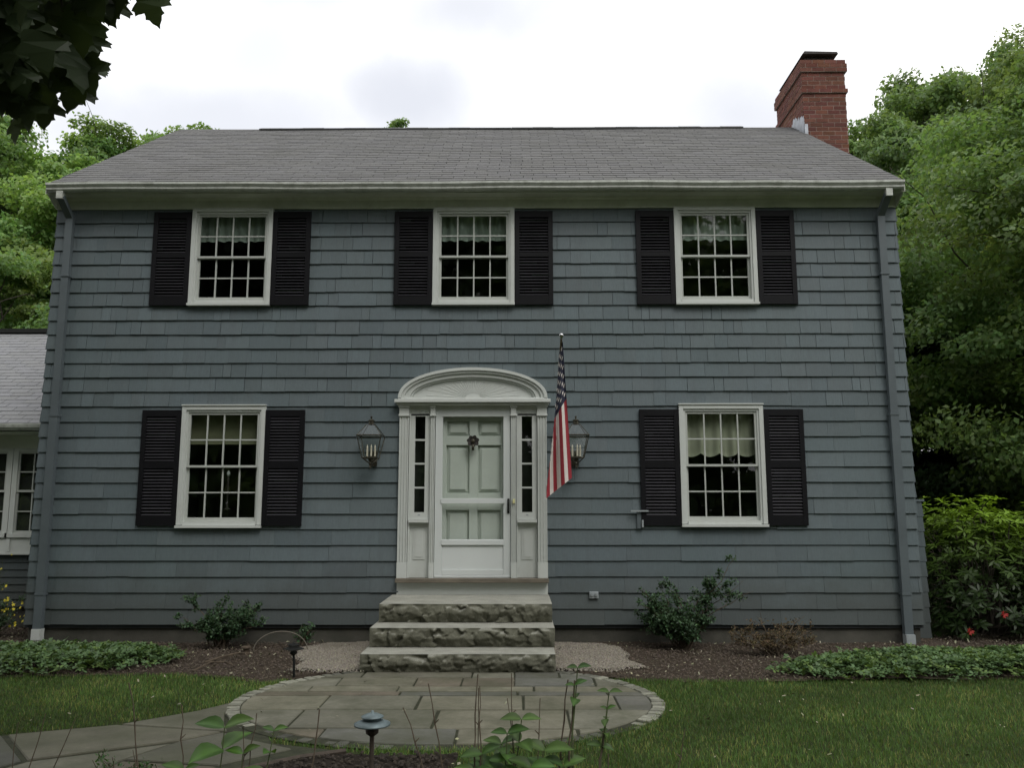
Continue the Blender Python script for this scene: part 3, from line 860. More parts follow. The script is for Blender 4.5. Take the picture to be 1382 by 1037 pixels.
# low shingled box against the right gable
mb = MB()
zz = 0.03
for k in range(9):
    mb.add([(5.50, 0.34, zz), (5.735, 0.34, zz), (5.72, 0.345, zz + 0.19), (5.50, 0.345, zz + 0.19), (5.735, 1.2, zz), (5.72, 1.2, zz + 0.19)],
           [(0, 1, 2, 3), (1, 4, 5, 2)], 0, (0.85,) * 3); zz += 0.188
mb.box(5.5, 5.75, 0.33, 1.2, zz, zz + 0.03, 0)
sb = mb.build('side_box', M['siding'], house)
for (zc_, rc_) in ((1.57, 0.055), (0.98, 0.03)):
    mb = MB(); mb.tube([(5.735, 0.6, zc_), (5.80, 0.6, zc_)], rc_, 12); mb.build('vent_cap', M['white'], sb)

# ------------------------------------------------------------------ side wing
wing = thing('house_wing', (-9.0, 1.3, 0), 'low side wing with pale grey roof beside the left end of the big house', 'house wing')
mb = MB(); WL = -13.0
mb.box(WL, -5.53, 1.3, 1.42, 0.35, 2.72)
for k in range(7):
    z = 0.30 + k * 0.1
    mb.add([(WL, 1.275, z), (-5.54, 1.275, z), (-5.54, 1.29, z + 0.102), (WL, 1.29, z + 0.102), (WL, 1.3, z), (-5.54, 1.3, z)], [(0, 1, 2, 3), (0, 4, 5, 1)], 0, (0.55,) * 3)
mb.box(WL, -5.53, 1.42, 7.0, 2.4, 2.71); mb.box(WL - 0.1, WL, 1.3, 7.0, 0.0, 2.71)
mb.build('wall', M['siding'], wing)
mb = MB(); mb.box(WL, -5.53, 1.34, 7.0, -0.3, 0.34); mb.build('foundation', M['concrete'], wing)
mb = MB()
roof_slope(mb, WL - 0.2, -5.535, 0.92, 2.80, 4.2, 4.78, rng, 0, expo=0.13, tab=0.305)
roof_slope(mb, WL - 0.2, -5.535, 7.5, 2.80, 4.2, 4.78, rng, 0, expo=0.3, tab=0.9)
wr = mb.build('roof', [M['roof_light'], M['roof_light']], wing)
mb = MB(); mb.box(WL - 0.2, -5.54, 4.05, 4.35, 4.735, 4.81); mb.build('ridge_vent', M['black'], wr)
mb = MB()
mb.prism([(0.93, 2.80), (0.93, 2.70), (0.87, 2.70), (0.84, 2.74), (0.83, 2.78), (0.845, 2.78), (0.86, 2.75), (0.88, 2.72), (0.92, 2.72), (0.92, 2.80)], lambda p, a: (a, p[0], p[1]), WL - 0.2, -5.54)
mb.build('gutter', M['gutter'], wing)
mb = MB(); mb.box(WL, -5.54, 0.931, 1.30, 2.66, 2.69); mb.box(WL, -5.54, 1.25, 1.30, 2.48, 2.659); mb.build('cornice', M['cornice'], wing)
for x in (-6.94, -6.16):
    mb = MB()
    xa, xb, z0, z1 = x - 0.345, x + 0.345, 1.27, 2.478
    mb.box(xa - 0.04, xa + 0.03, 1.24, 1.30, z0, z1); mb.box(xb - 0.03, xb + 0.04, 1.24, 1.30, z0, z1)
    mb.box(xa + 0.03, xb - 0.03, 1.24, 1.30, z1 - 0.05, z1); mb.box(xa - 0.06, xb + 0.06, 1.21, 1.30, z0 - 0.03, z0 + 0.03)
    wn_ = mb.build('window', M['white'], wing)
    zm = (z0 + z1) / 2 + 0.0
    for (a, b, y) in ((zm - 0.01, z1 - 0.05, 1.262), (z0 + 0.03, zm + 0.02, 1.275)):
        mb = MB()
        mb.box(xa + 0.03, xa + 0.055, y - 0.01, y + 0.012, a, b); mb.box(xb - 0.055, xb - 0.03, y - 0.01, y + 0.012, a, b)
        mb.box(xa + 0.055, xb - 0.055, y - 0.01, y + 0.012, a, a + 0.03); mb.box(xa + 0.055, xb - 0.055, y - 0.01, y + 0.012, b - 0.025, b)
        for k in (1, 2):
            xx = xa + 0.055 + (xb - xa - 0.11) * k / 3
            mb.box(xx - 0.008, xx + 0.008, y - 0.006, y + 0.008, a + 0.03, b - 0.025)
        zz = (a + b) / 2; mb.box(xa + 0.055, xb - 0.055, y - 0.005, y + 0.007, zz - 0.008, zz + 0.008)
        mb.build('sash', M['sash'], wn_)
        mb = MB(); mb.add([(xa + 0.05, y + 0.002, a + 0.02), (xb - 0.05, y + 0.002, a + 0.02), (xb - 0.05, y + 0.002, b - 0.02), (xa + 0.05, y + 0.002, b - 0.02)], [(0, 1, 2, 3)])
        mb.build('window_pane', M['glass'], wn_)
    mb = MB(); mb.add([(xa, 1.296, z0), (xb, 1.296, z0), (xb, 1.296, z1), (xa, 1.296, z1)], [(0, 1, 2, 3)], 0, (0.35,) * 3); mb.build('interior', M['room'], wn_)
mb = MB(); mb.box(-10, -5.56, 1.235, 1.272, 1.03, 1.235)
for x in np.arange(-9.9, -5.6, 0.42): mb.box(x, x + 0.05, 1.222, 1.235, 1.05, 1.22)
mb.box(-10, -5.56, 1.215, 1.272, 1.005, 1.03); mb.build('apron_panel', M['white'], wing)

# ------------------------------------------------------------------ things on the facade
def lantern(x, label):
    y, t = -0.24, None
    t = thing('wall_lantern', (x, -0.02, 2.45), label, 'lantern', 'carriage lanterns beside the front door')
    mb = MB()
    hb, ht = 0.090, 0.148
    zb, zt_, zr, zc = 2.255, 2.525, 2.665, 2.70
    cb = [(x + sx * hb, y + sy * hb, zb) for sx, sy in ((-1, -1), (1, -1), (1, 1), (-1, 1))]
    ct = [(x + sx * ht, y + sy * ht, zt_) for sx, sy in ((-1, -1), (1, -1), (1, 1), (-1, 1))]
    cr = [(x + sx * 0.045, y + sy * 0.045, zr) for sx, sy in ((-1, -1), (1, -1), (1, 1), (-1, 1))]
    for k in range(4):
        mb.tube([cb[k], ct[k]], 0.006, 5); mb.tube([ct[k], cr[k]], 0.005, 5)
        mb.tube([cb[k], cb[(k + 1) % 4]], 0.006, 5); mb.tube([ct[k], ct[(k + 1) % 4]], 0.009, 5)
        p = Vector(cb[k])
        mb.tube([p, p.lerp(Vector((x, y, zb - 0.06)), 0.55) + Vector((0, 0, -0.012)), (x, y, zb - 0.075)], 0.006, 5)
    mb.lathe([(0.05, 0), (0.055, 0.006), (0.034, 0.012), (0.034, 0.045), (0.045, 0.05), (0.03, 0.065), (0.01, 0.07), (0.008, 0.085), (0.014, 0.092), (0.014, 0.102), (0.004, 0.112)], (x, y, zr - 0.005), 10)
    mb.lathe([(0.006, -0.13), (0.014, -0.12), (0.012, -0.09), (0.022, -0.07), (0.014, -0.05), (0.03, -0.01), (0.015, 0.0)], (x, y, zb), 10)
    mb.tube([(x, y, zb - 0.08), (x, y + 0.08, zb - 0.10), (x, y + 0.15, zb - 0.06), (x, -0.03, zb + 0.0)], 0.009, 6)
    mb.box(x - 0.045, x + 0.045, -0.045, -0.02, zb - 0.09, zb + 0.10)
    mb.lathe([(0.06, 0), (0.065, 0.012), (0.02, 0.016)], (x, y, zb + 0.004), 10)
    mb.build('frame', M['brass'], t)
    mb = MB()
    for k in range(4):
        k2 = (k + 1) % 4
        mb.add([cb[k], cb[k2], ct[k2], ct[k]], [(0, 1, 2, 3)]); mb.add([ct[k], ct[k2], cr[k2], cr[k]], [(0, 1, 2, 3)])
    mb.build('glass_panes', M['lamp_glass'], t)
    for dx, dy in ((-0.045, 0.02), (0.012, -0.03), (0.05, 0.02)):
        mb = MB(); mb.tube([(x + dx, y + dy, zb + 0.02), (x + dx, y + dy, zb + 0.115)], 0.0115, 8); mb.tube([(x + dx, y + dy, zb + 0.115), (x + dx, y + dy, zb + 0.13), (x + dx, y + dy, zb + 0.165)], [0.008, 0.011, 0.002], 8)
        mb.build('candle', M['candle'], t)
lantern(-1.25, 'brass framed wall lantern on the shingles left of the front door')
lantern(1.27, 'brass framed wall lantern partly hidden behind the hanging flag')

# flag on its pole
tip = Vector((1.06, -1.02, 3.60)); base = Vector((1.03, -0.03, 2.52))
fl = thing('flag_pole', tuple(base), 'stars and stripes flag hanging limp from a slanted pole right of the door', 'flag')
pd = (base - tip).normalized()
mb = MB(); mb.tube([tip, base], [0.012, 0.014], 8); mb.build('pole', M['pole'], fl)
mb = MB(); mb.lathe([(0.004, -0.03), (0.016, -0.025), (0.012, -0.012), (0.024, 0.0), (0.03, 0.018), (0.024, 0.036), (0.006, 0.044)], tuple(tip + Vector((0, 0, 0.005))), 12); mb.build('finial', M['chrome'], fl, smooth=True)
mb = MB(); mb.box(base.x - 0.03, base.x + 0.03, -0.04, -0.02, base.z - 0.06, base.z + 0.05); mb.tube([base, base - pd * 0.12], 0.022, 8); mb.build('bracket', M['black'], fl)
FS, FT, FL_ = 52, 60, 1.50
def flag_pt(s, t):
    A = tip + pd * (0.05 + 0.85 * s)
    wdt = 0.042 + 0.265 * t ** 1.15
    sb = 0.20 + 0.36 * t                        # cloth visible at the front; the rest is folded in behind it
    if s < sb: q = s / sb
    else:
        r_ = (s - sb) / (1 - sb) * 2.0
        q = 1.0 - 0.8 * r_ if r_ < 1 else 0.2 + 0.7 * (r_ - 1)
    right = 1.078 + 0.092 * t
    x = right - wdt * q
    m = min(1, t * 1.6)
    back = 0.0 if s < sb else 0.03 + 0.07 * (s - sb) / (1 - sb)
    y = A.y * (1 - m) + m * (-0.98 + back) + (0.042 * math.sin(q * 9 + t * 2) if s < sb else 0.0) * min(1, t * 2.2) + 0.015 * math.sin(t * 7 + q * 3)
    z0_ = A.z * (1 - m) + m * (tip.z - 0.07 - 0.24 * q + (0.04 if s >= sb else 0))
    return Vector((x, y, z0_ - t * 1.54))
V = [flag_pt(i / FS, j / FT) for j in range(FT + 1) for i in range(FS + 1)]
F, FM = [], []
for j in range(FT):
    for i in range(FS):
        a = j * (FS + 1) + i
        F.append((a, a + 1, a + FS + 2, a + FS + 1))
        st = int(i / FS * 13)
        FM.append(2 if (st < 7 and j / FT < 0.41) else st % 2)
cloth = np_mesh('cloth', V, F, [M['flag_red'], M['flag_white'], M['flag_blue']], fl, fmat=FM, smooth=True, col=np.ones((len(V), 3)))
mb = MB()
for r in range(9):
    for c in range(6 if r % 2 == 0 else 5):
        s0 = (r + 1) / 10 * 7 / 13; t0 = ((2 * c + (1 if r % 2 == 0 else 2)) / 12) * 0.40
        for side in (-1, 1):
            vv_ = [flag_pt(s0, t0)]
            for k in range(10):
                rr_ = 0.024 if k % 2 == 0 else 0.010
                th = PI / 2 + k * PI / 5
                ds = rr_ * math.cos(th) / 0.62; dt = rr_ * math.sin(th) / FL_
                vv_.append(flag_pt(min(max(s0 + ds, 0), 1), max(t0 + dt, 0)))
            e = flag_pt(s0 + 0.02, t0) - flag_pt(s0 - 0.02, t0); g2 = flag_pt(s0, t0 + 0.01) - flag_pt(s0, max(t0 - 0.01, 0))
            n = e.cross(g2); n = n.normalized() if n.length > 1e-9 else Vector((0, 1, 0))
            vv_ = [p + n * 0.004 * side for p in vv_]
            mb.add(vv_, [(0, 1 + k, 1 + (k + 1) % 10) for k in range(10)])
mb.build('stars', M['flag_white'], cloth)

t = thing('door_ornament', (-0.005, -0.045, 2.47), 'small dark rosette ornament hanging on the upper front door', 'door ornament')
mb = MB()
for k in range(7):
    th = 2 * PI * k / 7 + 0.3
    c = Vector((-0.005 + 0.045 * math.cos(th), -0.035, 2.475 + 0.042 * math.sin(th)))
    pts = []
    m = Matrix.Rotation(-th, 3, 'Y')
    for (a, b) in ((-0.03, 0), (-0.012, 0.022), (0.018, 0.026), (0.034, 0.008), (0.034, -0.008), (0.018, -0.026), (-0.012, -0.022)):
        pts.append(c + m @ Vector((a, -0.012 * (a > 0), b)))
    mb.add(pts + [p + Vector((0, 0.014, 0)) for p in pts], [tuple(range(7)), tuple(range(13, 6, -1))] + [(i, 7 + i, 7 + (i + 1) % 7, (i + 1) % 7) for i in range(7)])
mb.build('petals', M['cap'], t)
mb = MB(); mb.lathe([(0.002, -0.03), (0.02, -0.02), (0.026, 0), (0.02, 0.02), (0.002, 0.03)], (-0.005, -0.05, 2.475), 10); mb.box(-0.02, 0.01, -0.05, -0.037, 2.36, 2.44); mb.build('centre', M['brass'], t, smooth=True)

t = thing('electrical_outlet', (1.48, -0.02, 0.59), 'grey twin cover electrical outlet low on the shingles right of the steps', 'outlet')
mb = MB(); mb.box(1.425, 1.535, -0.045, -0.018, 0.555, 0.635); mb.build('box', M['greyplastic'], t, bevel=0.004)
for dx in (-0.026, 0.026):
    mb = MB(); mb.tube([(1.48 + dx, -0.043, 0.603), (1.48 + dx, -0.062, 0.603)], 0.021, 12); mb.box(1.48 + dx - 0.008, 1.48 + dx + 0.008, -0.068, -0.06, 0.6, 0.63); mb.build('cover', M['greyplastic'], t)
t = thing('wall_bracket', (2.05, -0.02, 1.5), 'small grey bracket with a crossbar beside the lower right shutter', 'bracket')
mb = MB(); mb.box(2.025, 2.075, -0.05, -0.018, 1.395, 1.60); mb.build('arm', M['spout'], t)
mb = MB(); mb.box(1.945, 2.16, -0.085, -0.066, 1.60, 1.618); mb.box(2.08, 2.1, -0.075, -0.04, 1.41, 1.50); mb.build('crossbar', M['greyplastic'], t)
t = thing('candle_lamp', (-3.19, 0.35, 1.62), 'slim lamp with a small white bulb behind the lower left window', 'lamp')
mb = MB(); mb.lathe([(0.05, 0), (0.05, 0.015), (0.016, 0.03), (0.012, 0.2), (0.022, 0.25), (0.016, 0.35), (0.012, 0.43)], (-3.19, 0.35, 1.62), 10); mb.build('stem', M['cap'], t, smooth=True)
mb = MB(); mb.lathe([(0.008, 0), (0.022, 0.025), (0.022, 0.05), (0.006, 0.075)], (-3.19, 0.35, 2.05), 10); mb.build('bulb', M['white_shiny'], t, smooth=True)

# ------------------------------------------------------------------ front steps
def np_noise(P, seed, scale):
    r = np.random.default_rng(seed); out = np.zeros(len(P))
    for k in range(14):
        d = r.normal(size=3); d /= np.linalg.norm(d)
        fq = scale * r.uniform(0.5, 2.6)
        out += np.sin(P @ d * fq + r.uniform(0, 6.28)) / (0.6 + fq / scale)
    return out / 4.0
steps = thing('front_steps', (-0.04, -0.9, 0), 'three broad granite steps with rough faces below the front door', 'steps')
def step(x0, x1, y0, y1, z0, z1, seed):
    """rock faced slab: rough front and ends, sawn top"""
    Vs, Fs = [], []
    rq = np.random.default_rng(seed); ns = 85
    SD = np.stack([rq.uniform(x0, x1, ns), np.where(rq.random(ns) < 0.6, y0, rq.uniform(y0, y1, ns)), rq.uniform(z0, z1, ns)], 1)
    SH = rq.uniform(-0.012, 0.008, ns); SG = rq.normal(0, 0.34, (ns, 3))
    def grid(o, u, v, nu, nv, nrm, rough):
        b = len(Vs)
        for j in range(nv + 1):
            for i in range(nu + 1):
                p = np.array(o) + np.array(u) * i / nu + np.array(v) * j / nv
                if rough:
                    e = j / nv
                    k = min(1, (1 - e) * 7) * min(1, min(i, nu - i) / 5)
                    q = p + 0.008 * np.array([math.sin(p[2] * 90 + p[0] * 31), math.sin(p[0] * 47), math.sin(p[0] * 70 + p[1] * 50)])
                    dd = np.sum(((q - SD) * np.array([1, 1, 1.5])) ** 2, 1); w_ = int(np.argmin(dd))
                    fac = SH[w_] + float((q - SD[w_]) @ SG[w_])
                    P1 = np.array([[p[0], p[1], 0.0]])
                    e0 = 0.60 + 0.16 * np_noise(P1, seed + 2, 9)[0] + 0.10 * (abs(np_noise(P1, seed + 4, 28)[0]) - 0.4) + 6 * SH[w_]
                    e0 = min(0.86, max(0.3, e0))
                    d = 0.030 * (1 - e) / (1 - e0) if e > e0 else 0.030 - 0.055 * (1 - e / e0)
                    d = max(-0.035, min(0.032, d + fac * 0.8 + 0.005 * np_noise(np.array([p]), seed + 5, 95)[0])) * k
                    if nrm[1] == 0: d = min(d, 0.004)
                    p = p + np.array(nrm) * d
                else:
                    p = p + np.array([0, 0, 0.002 * np_noise(np.array([p]), seed + 3, 4)[0]])
                Vs.append(tuple(p))
        for j in range(nv):
            for i in range(nu):
                a = b + j * (nu + 1) + i
                Fs.append((a, a + 1, a + nu + 2, a + nu + 1))
    grid((x0, y0, z0), (x1 - x0, 0, 0), (0, 0, z1 - z0), 170, 18, (0, -1, 0), True)
    grid((x0, y1, z0), (0, y0 - y1, 0), (0, 0, z1 - z0), 60, 18, (-1, 0, 0), True)
    grid((x1, y0, z0), (0, y1 - y0, 0), (0, 0, z1 - z0), 60, 18, (1, 0, 0), True)
    grid((x0, y0, z1), (x1 - x0, 0, 0), (0, y1 - y0, 0), 30, 8, (0, 0, 1), False)
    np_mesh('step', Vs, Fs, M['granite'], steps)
step(-1.035, 0.93, -1.78, -0.9, 0.0, 0.20, 21)
step(-1.01, 0.94, -1.39, -0.5, 0.205, 0.40, 33)
step(-0.98, 0.93, -1.0, -0.03, 0.405, 0.60, 47)

# ------------------------------------------------------------------ ground, patio, path, beds
def sheet(name, poly, z, mat, kind='structure'):
    mb = MB(); mb.add([(p[0], p[1], z) for p in poly], [tuple(range(len(poly)))])
    o = mb.build(name, mat); o['kind'] = kind; return o
mb = MB()
gs = [-160, -60, -25, -12, 12, 25, 60, 160]
for i in range(7):
    for j in range(7):
        mb.add([(gs[i], gs[j], 0), (gs[i + 1], gs[j], 0), (gs[i + 1], gs[j + 1], 0), (gs[i], gs[j + 1], 0)], [(0, 1, 2, 3)])
tag(mb.build('ground', M['lawn']), kind='structure')

def bumpy(name, poly, z, mat, res=0.06, amp=0.02, seed=1):
    """soil sheet with a gently uneven surface, clipped to a polygon"""
    xs = [p[0] for p in poly]; ys = [p[1] for p in poly]
    X = np.arange(min(xs), max(xs) + res, res); Y = np.arange(min(ys), max(ys) + res, res)
    gx, gy = np.meshgrid(X, Y)
    P = np.stack([gx.ravel(), gy.ravel(), np.zeros(gx.size)], 1)
    h = z + 0.012 + amp * (np_noise(P, seed, 3) + 0.5 * np_noise(P, seed + 1, 11)) * 0.8
    h = np.maximum(h, z)
    P[:, 2] = h
    ins = inside(P[:, :2], poly).reshape(gx.shape)
    nx_, ny_ = len(X), len(Y)
    F = []
    idx = np.arange(nx_ * ny_).reshape(ny_, nx_)
    ok = ins[:-1, :-1] | ins[1:, :-1] | ins[:-1, 1:] | ins[1:, 1:]
    F = np.stack([idx[:-1, :-1][ok], idx[:-1, 1:][ok], idx[1:, 1:][ok], idx[1:, :-1][ok]], 1)
    o = np_mesh(name, P, F, mat, smooth=True, col=np.ones((len(P), 3))); o['kind'] = 'structure'
    return o
def inside(P, poly):
    x, y = P[:, 0], P[:, 1]; r = np.zeros(len(P), dtype=bool); n = len(poly)
    for i in range(n):
        x1, y1 = poly[i]; x2, y2 = poly[(i + 1) % n]
        c = ((y1 > y) != (y2 > y)) & (x < (x2 - x1) * (y - y1) / (y2 - y1 + 1e-12) + x1)
        r ^= c
    return r
PC = (-0.05, -2.95)
def ellp(rx, rf, rbk, n=72):
    out = []
    for k in range(n):
        th = 2 * PI * k / n
        s = math.sin(th)
        out.append((PC[0] + rx * math.cos(th), PC[1] + (rbk if s > 0 else rf) * s))
    return out
OUTER = ellp(1.86, 1.44, 1.55); INNER = ellp(1.74, 1.32, 1.43)
BED = [(-9, 0.3), (-9, -1.75), (-4.6, -1.95), (-2.9, -1.78), (-2.2, -2.0), (-1.85, -2.2), (-1.6, -1.95), (-0.9, -1.5), (0.9, -1.5), (1.45, -1.95), (1.75, -2.05), (2.4, -2.12), (3.2, -2.1), (4.4, -2.0), (6.0, -1.95), (9, -2.0), (9, 0.6), (5.6, 0.6), (5.48, 0.04), (-5.48, 0.04), (-5.5, 1.3), (-9, 1.3)]
bumpy('mulch_bed', BED, 0.004, M['mulch'], 0.055, 0.022, 4)
GRAV_L = [(-1.95, -0.35), (-1.7, -0.1), (-1.0, -0.04), (-0.95, -1.62), (-1.3, -1.72), (-1.75, -1.6), (-1.7, -1.2), (-1.9, -0.9)]
GRAV_R = [(0.9, -0.02), (1.55, -0.12), (1.72, -0.35), (1.76, -0.8), (1.68, -1.1), (1.84, -1.45), (1.45, -1.66), (1.1, -1.62), (0.9, -1.6)]
for nm, g, sd2 in (('gravel_patch', GRAV_L, 8), ('gravel_patch', GRAV_R, 9)):
    bumpy(nm, g, 0.026, M['gravel'], 0.05, 0.014, sd2)

def clip(poly, conv):
    out = poly
    n = len(conv)
    for i in range(n):
        a, b = conv[i], conv[(i + 1) % n]
        res = []
        for k in range(len(out)):
            p, q = out[k], out[(k + 1) % len(out)]
            sp = (b[0] - a[0]) * (p[1] - a[1]) - (b[1] - a[1]) * (p[0] - a[0])
            sq = (b[0] - a[0]) * (q[1] - a[1]) - (b[1] - a[1]) * (q[0] - a[0])
            if sp >= 0: res.append(p)
            if (sp >= 0) != (sq >= 0):
                t = sp / (sp - sq); res.append((p[0] + t * (q[0] - p[0]), p[1] + t * (q[1] - p[1])))
        out = res
        if not out: return []
    return out
def area(p): return abs(sum(p[i][0] * p[(i + 1) % len(p)][1] - p[(i + 1) % len(p)][0] * p[i][1] for i in range(len(p)))) / 2
STONE = [(0.135, 0.132, 0.103), (0.115, 0.110, 0.085), (0.098, 0.097, 0.084), (0.155, 0.148, 0.110), (0.125, 0.108, 0.082), (0.105, 0.106, 0.092), (0.165, 0.160, 0.122)]
rp = random.Random(17)
def slab(mb, poly, zt, zb=0.0, tone=1.0):
    if len(poly) < 3 or area(poly) < 0.004: return
    c = rp.choice(STONE); g = rp.uniform(0.98, 1.30) * tone
    cx_ = sum(p[0] for p in poly) / len(poly); cy_ = sum(p[1] for p in poly) / len(poly)
    tx, ty = rp.uniform(-0.004, 0.004), rp.uniform(-0.004, 0.004)
    n = len(poly)
    top = [(p[0], p[1], zt + (p[0] - cx_) * tx + (p[1] - cy_) * ty) for p in poly]
    ins_ = []
    for p, q in zip(poly, top):
        dx, dy = cx_ - p[0], cy_ - p[1]; L = math.hypot(dx, dy) + 1e-6
        ins_.append((p[0] + dx / L * 0.008, p[1] + dy / L * 0.008, q[2]))
    low = [(p[0], p[1], q[2] - 0.008) for p, q in zip(poly, top)]
    bot = [(p[0], p[1], zb) for p in poly]
    v = ins_ + low + bot
    f = [tuple(range(n))] + [(n + i, n + (i + 1) % n, (i + 1) % n, i) for i in range(n)] + [(2 * n + i, 2 * n + (i + 1) % n, n + (i + 1) % n, n + i) for i in range(n)]
    mb.add(v, f, 0, (c[0] * g, c[1] * g, c[2] * g))
mb = MB()
rowsY = [-1.50, -2.03, -2.40, -2.62, -2.78, -3.28, -3.86, -4.3]
rowsX = [[-2, -1.50, -0.98, 0.10, 0.52, 0.96, 2], [-2, -1.15, -0.42, 0.02, 0.52, 1.28, 2], [-2, -1.35, -0.55, 0.70, 2], [-2, -0.5, 0.55, 1.35, 2],
         [-2, -1.1, -0.30, 0.60, 1.4, 2], [-2, -1.2, -0.1, 0.95, 2], [-2, -0.9, 0.1, 1.0, 2]]
for r in range(len(rowsY) - 1):
    ya, yb = rowsY[r], rowsY[r + 1]
    for k in range(len(rowsX[r]) - 1):
        xa, xb = rowsX[r][k], rowsX[r][k + 1]
        g = rp.uniform(0.006, 0.011)
        j = lambda: rp.uniform(-0.006, 0.006)
        poly = [(xa + g + j(), yb + g + j()), (xb - g + j(), yb + g + j()), (xb - g + j(), ya - g + j()), (xa + g + j(), ya - g + j())]
        slab(mb, clip(poly, INNER), 0.022 + rp.uniform(-0.003, 0.003))
patio = mb.build('patio', M['flag']); patio['kind'] = 'structure'
sheet('patio_joints', OUTER, 0.0105, M['moss'])
mb = MB()                                       # ring of small granite setts
nst = 104
for k in range(nst):
    th = 2 * PI * k / nst + rp.uniform(-0.006, 0.006)
    s, c = math.sin(th), math.cos(th)
    ry = 1.49 if s > 0 else 1.38
    x, y = PC[0] + 1.80 * c, PC[1] + ry * s
    if -1.0 < x < 0.95 and y > -1.8: continue
    tx, ty = -1.8 * s, ry * c
    rot = Matrix.Rotation(math.atan2(ty, tx) + rp.uniform(-0.06, 0.06), 3, 'Z') @ Matrix.Rotation(rp.uniform(-0.05, 0.05), 3, 'X')
    ln = math.hypot(tx, ty) * 2 * PI / nst * rp.uniform(0.72, 0.9)
    sunk = 0.0 if (y > -3.6) else -0.011
    g = rp.uniform(0.55, 1.05) * (0.82 if abs(x) > 1.35 else (0.5 if y > -3 else 0.30))
    if y < -3.7 and rp.random() < 0.45: continue
    mb.obox((x, y, 0.001 + sunk + rp.uniform(-0.004, 0.004)), (ln, rp.uniform(0.095, 0.125), 0.045), rot, 0, (g, g, g * 0.97))
tag(mb.build('patio_edging', M['cobble'], bevel=0.006), kind='structure')
PATH = [(-1.80, -2.92), (-2.04, -3.30), (-2.49, -3.72), (-3.25, -4.02), (-4.6, -4.3), (-7.5, -4.6), (-7.5, -6.4), (-3.6, -6.0), (-2.2, -5.6), (-1.35, -4.98), (-0.62, -4.40), (-1.2, -4.2)]
sheet('path_joints', PATH, 0.0065, M['moss'])
mb = MB()
for q in ([(-1.86, -3.0), (-2.08, -3.32), (-2.5, -3.72), (-1.62, -3.92), (-1.72, -3.7), (-1.82, -3.4)],
          [(-2.53, -3.75), (-3.2, -4.02), (-2.7, -4.62), (-1.9, -4.18), (-1.66, -3.95)],
          [(-1.63, -3.97), (-1.86, -4.2), (-2.05, -4.62), (-1.4, -4.72), (-1.02, -4.36), (-1.36, -4.16)],
          [(-3.24, -4.04), (-4.4, -4.28), (-4.1, -5.3), (-2.9, -5.0), (-2.73, -4.65)],
          [(-1.9, -4.24), (-2.68, -4.66), (-2.86, -5.02), (-2.5, -5.6), (-2.2, -5.5), (-2.09, -4.64)],
          [(-2.06, -4.66), (-2.17, -5.5), (-1.5, -4.98), (-1.4, -4.76)],
          [(-4.44, -4.3), (-7.4, -4.62), (-7.4, -6.3), (-4.13, -5.34)], [(-4.1, -5.36), (-4.6, -5.55), (-3.6, -5.95), (-2.53, -5.63), (-2.88, -5.04)]):
    slab(mb, q[::-1], 0.018 + rp.uniform(-0.002, 0.002), 0.0, 0.60)
tag(mb.build('path', M['flag']), kind='structure')
FBED = [(-1.33, -5.0), (-0.85, -4.60), (-0.5, -4.50), (0.15, -4.52), (0.1, -4.9), (0.5, -5.3), (1.3, -5.7), (1.5, -7.4), (-2.2, -7.4), (-2.2, -5.62)]
bumpy('planting_bed', FBED, 0.010, M['darksoil'], 0.05, 0.02, 6)
t_e = MB(); t_e.tube([(-1.36, -4.98, 0.02), (-0.9, -4.6, 0.025), (-0.62, -4.47, 0.03)], 0.022, 6)
tag(t_e.build('bed_edging', M['iron']), kind='structure')

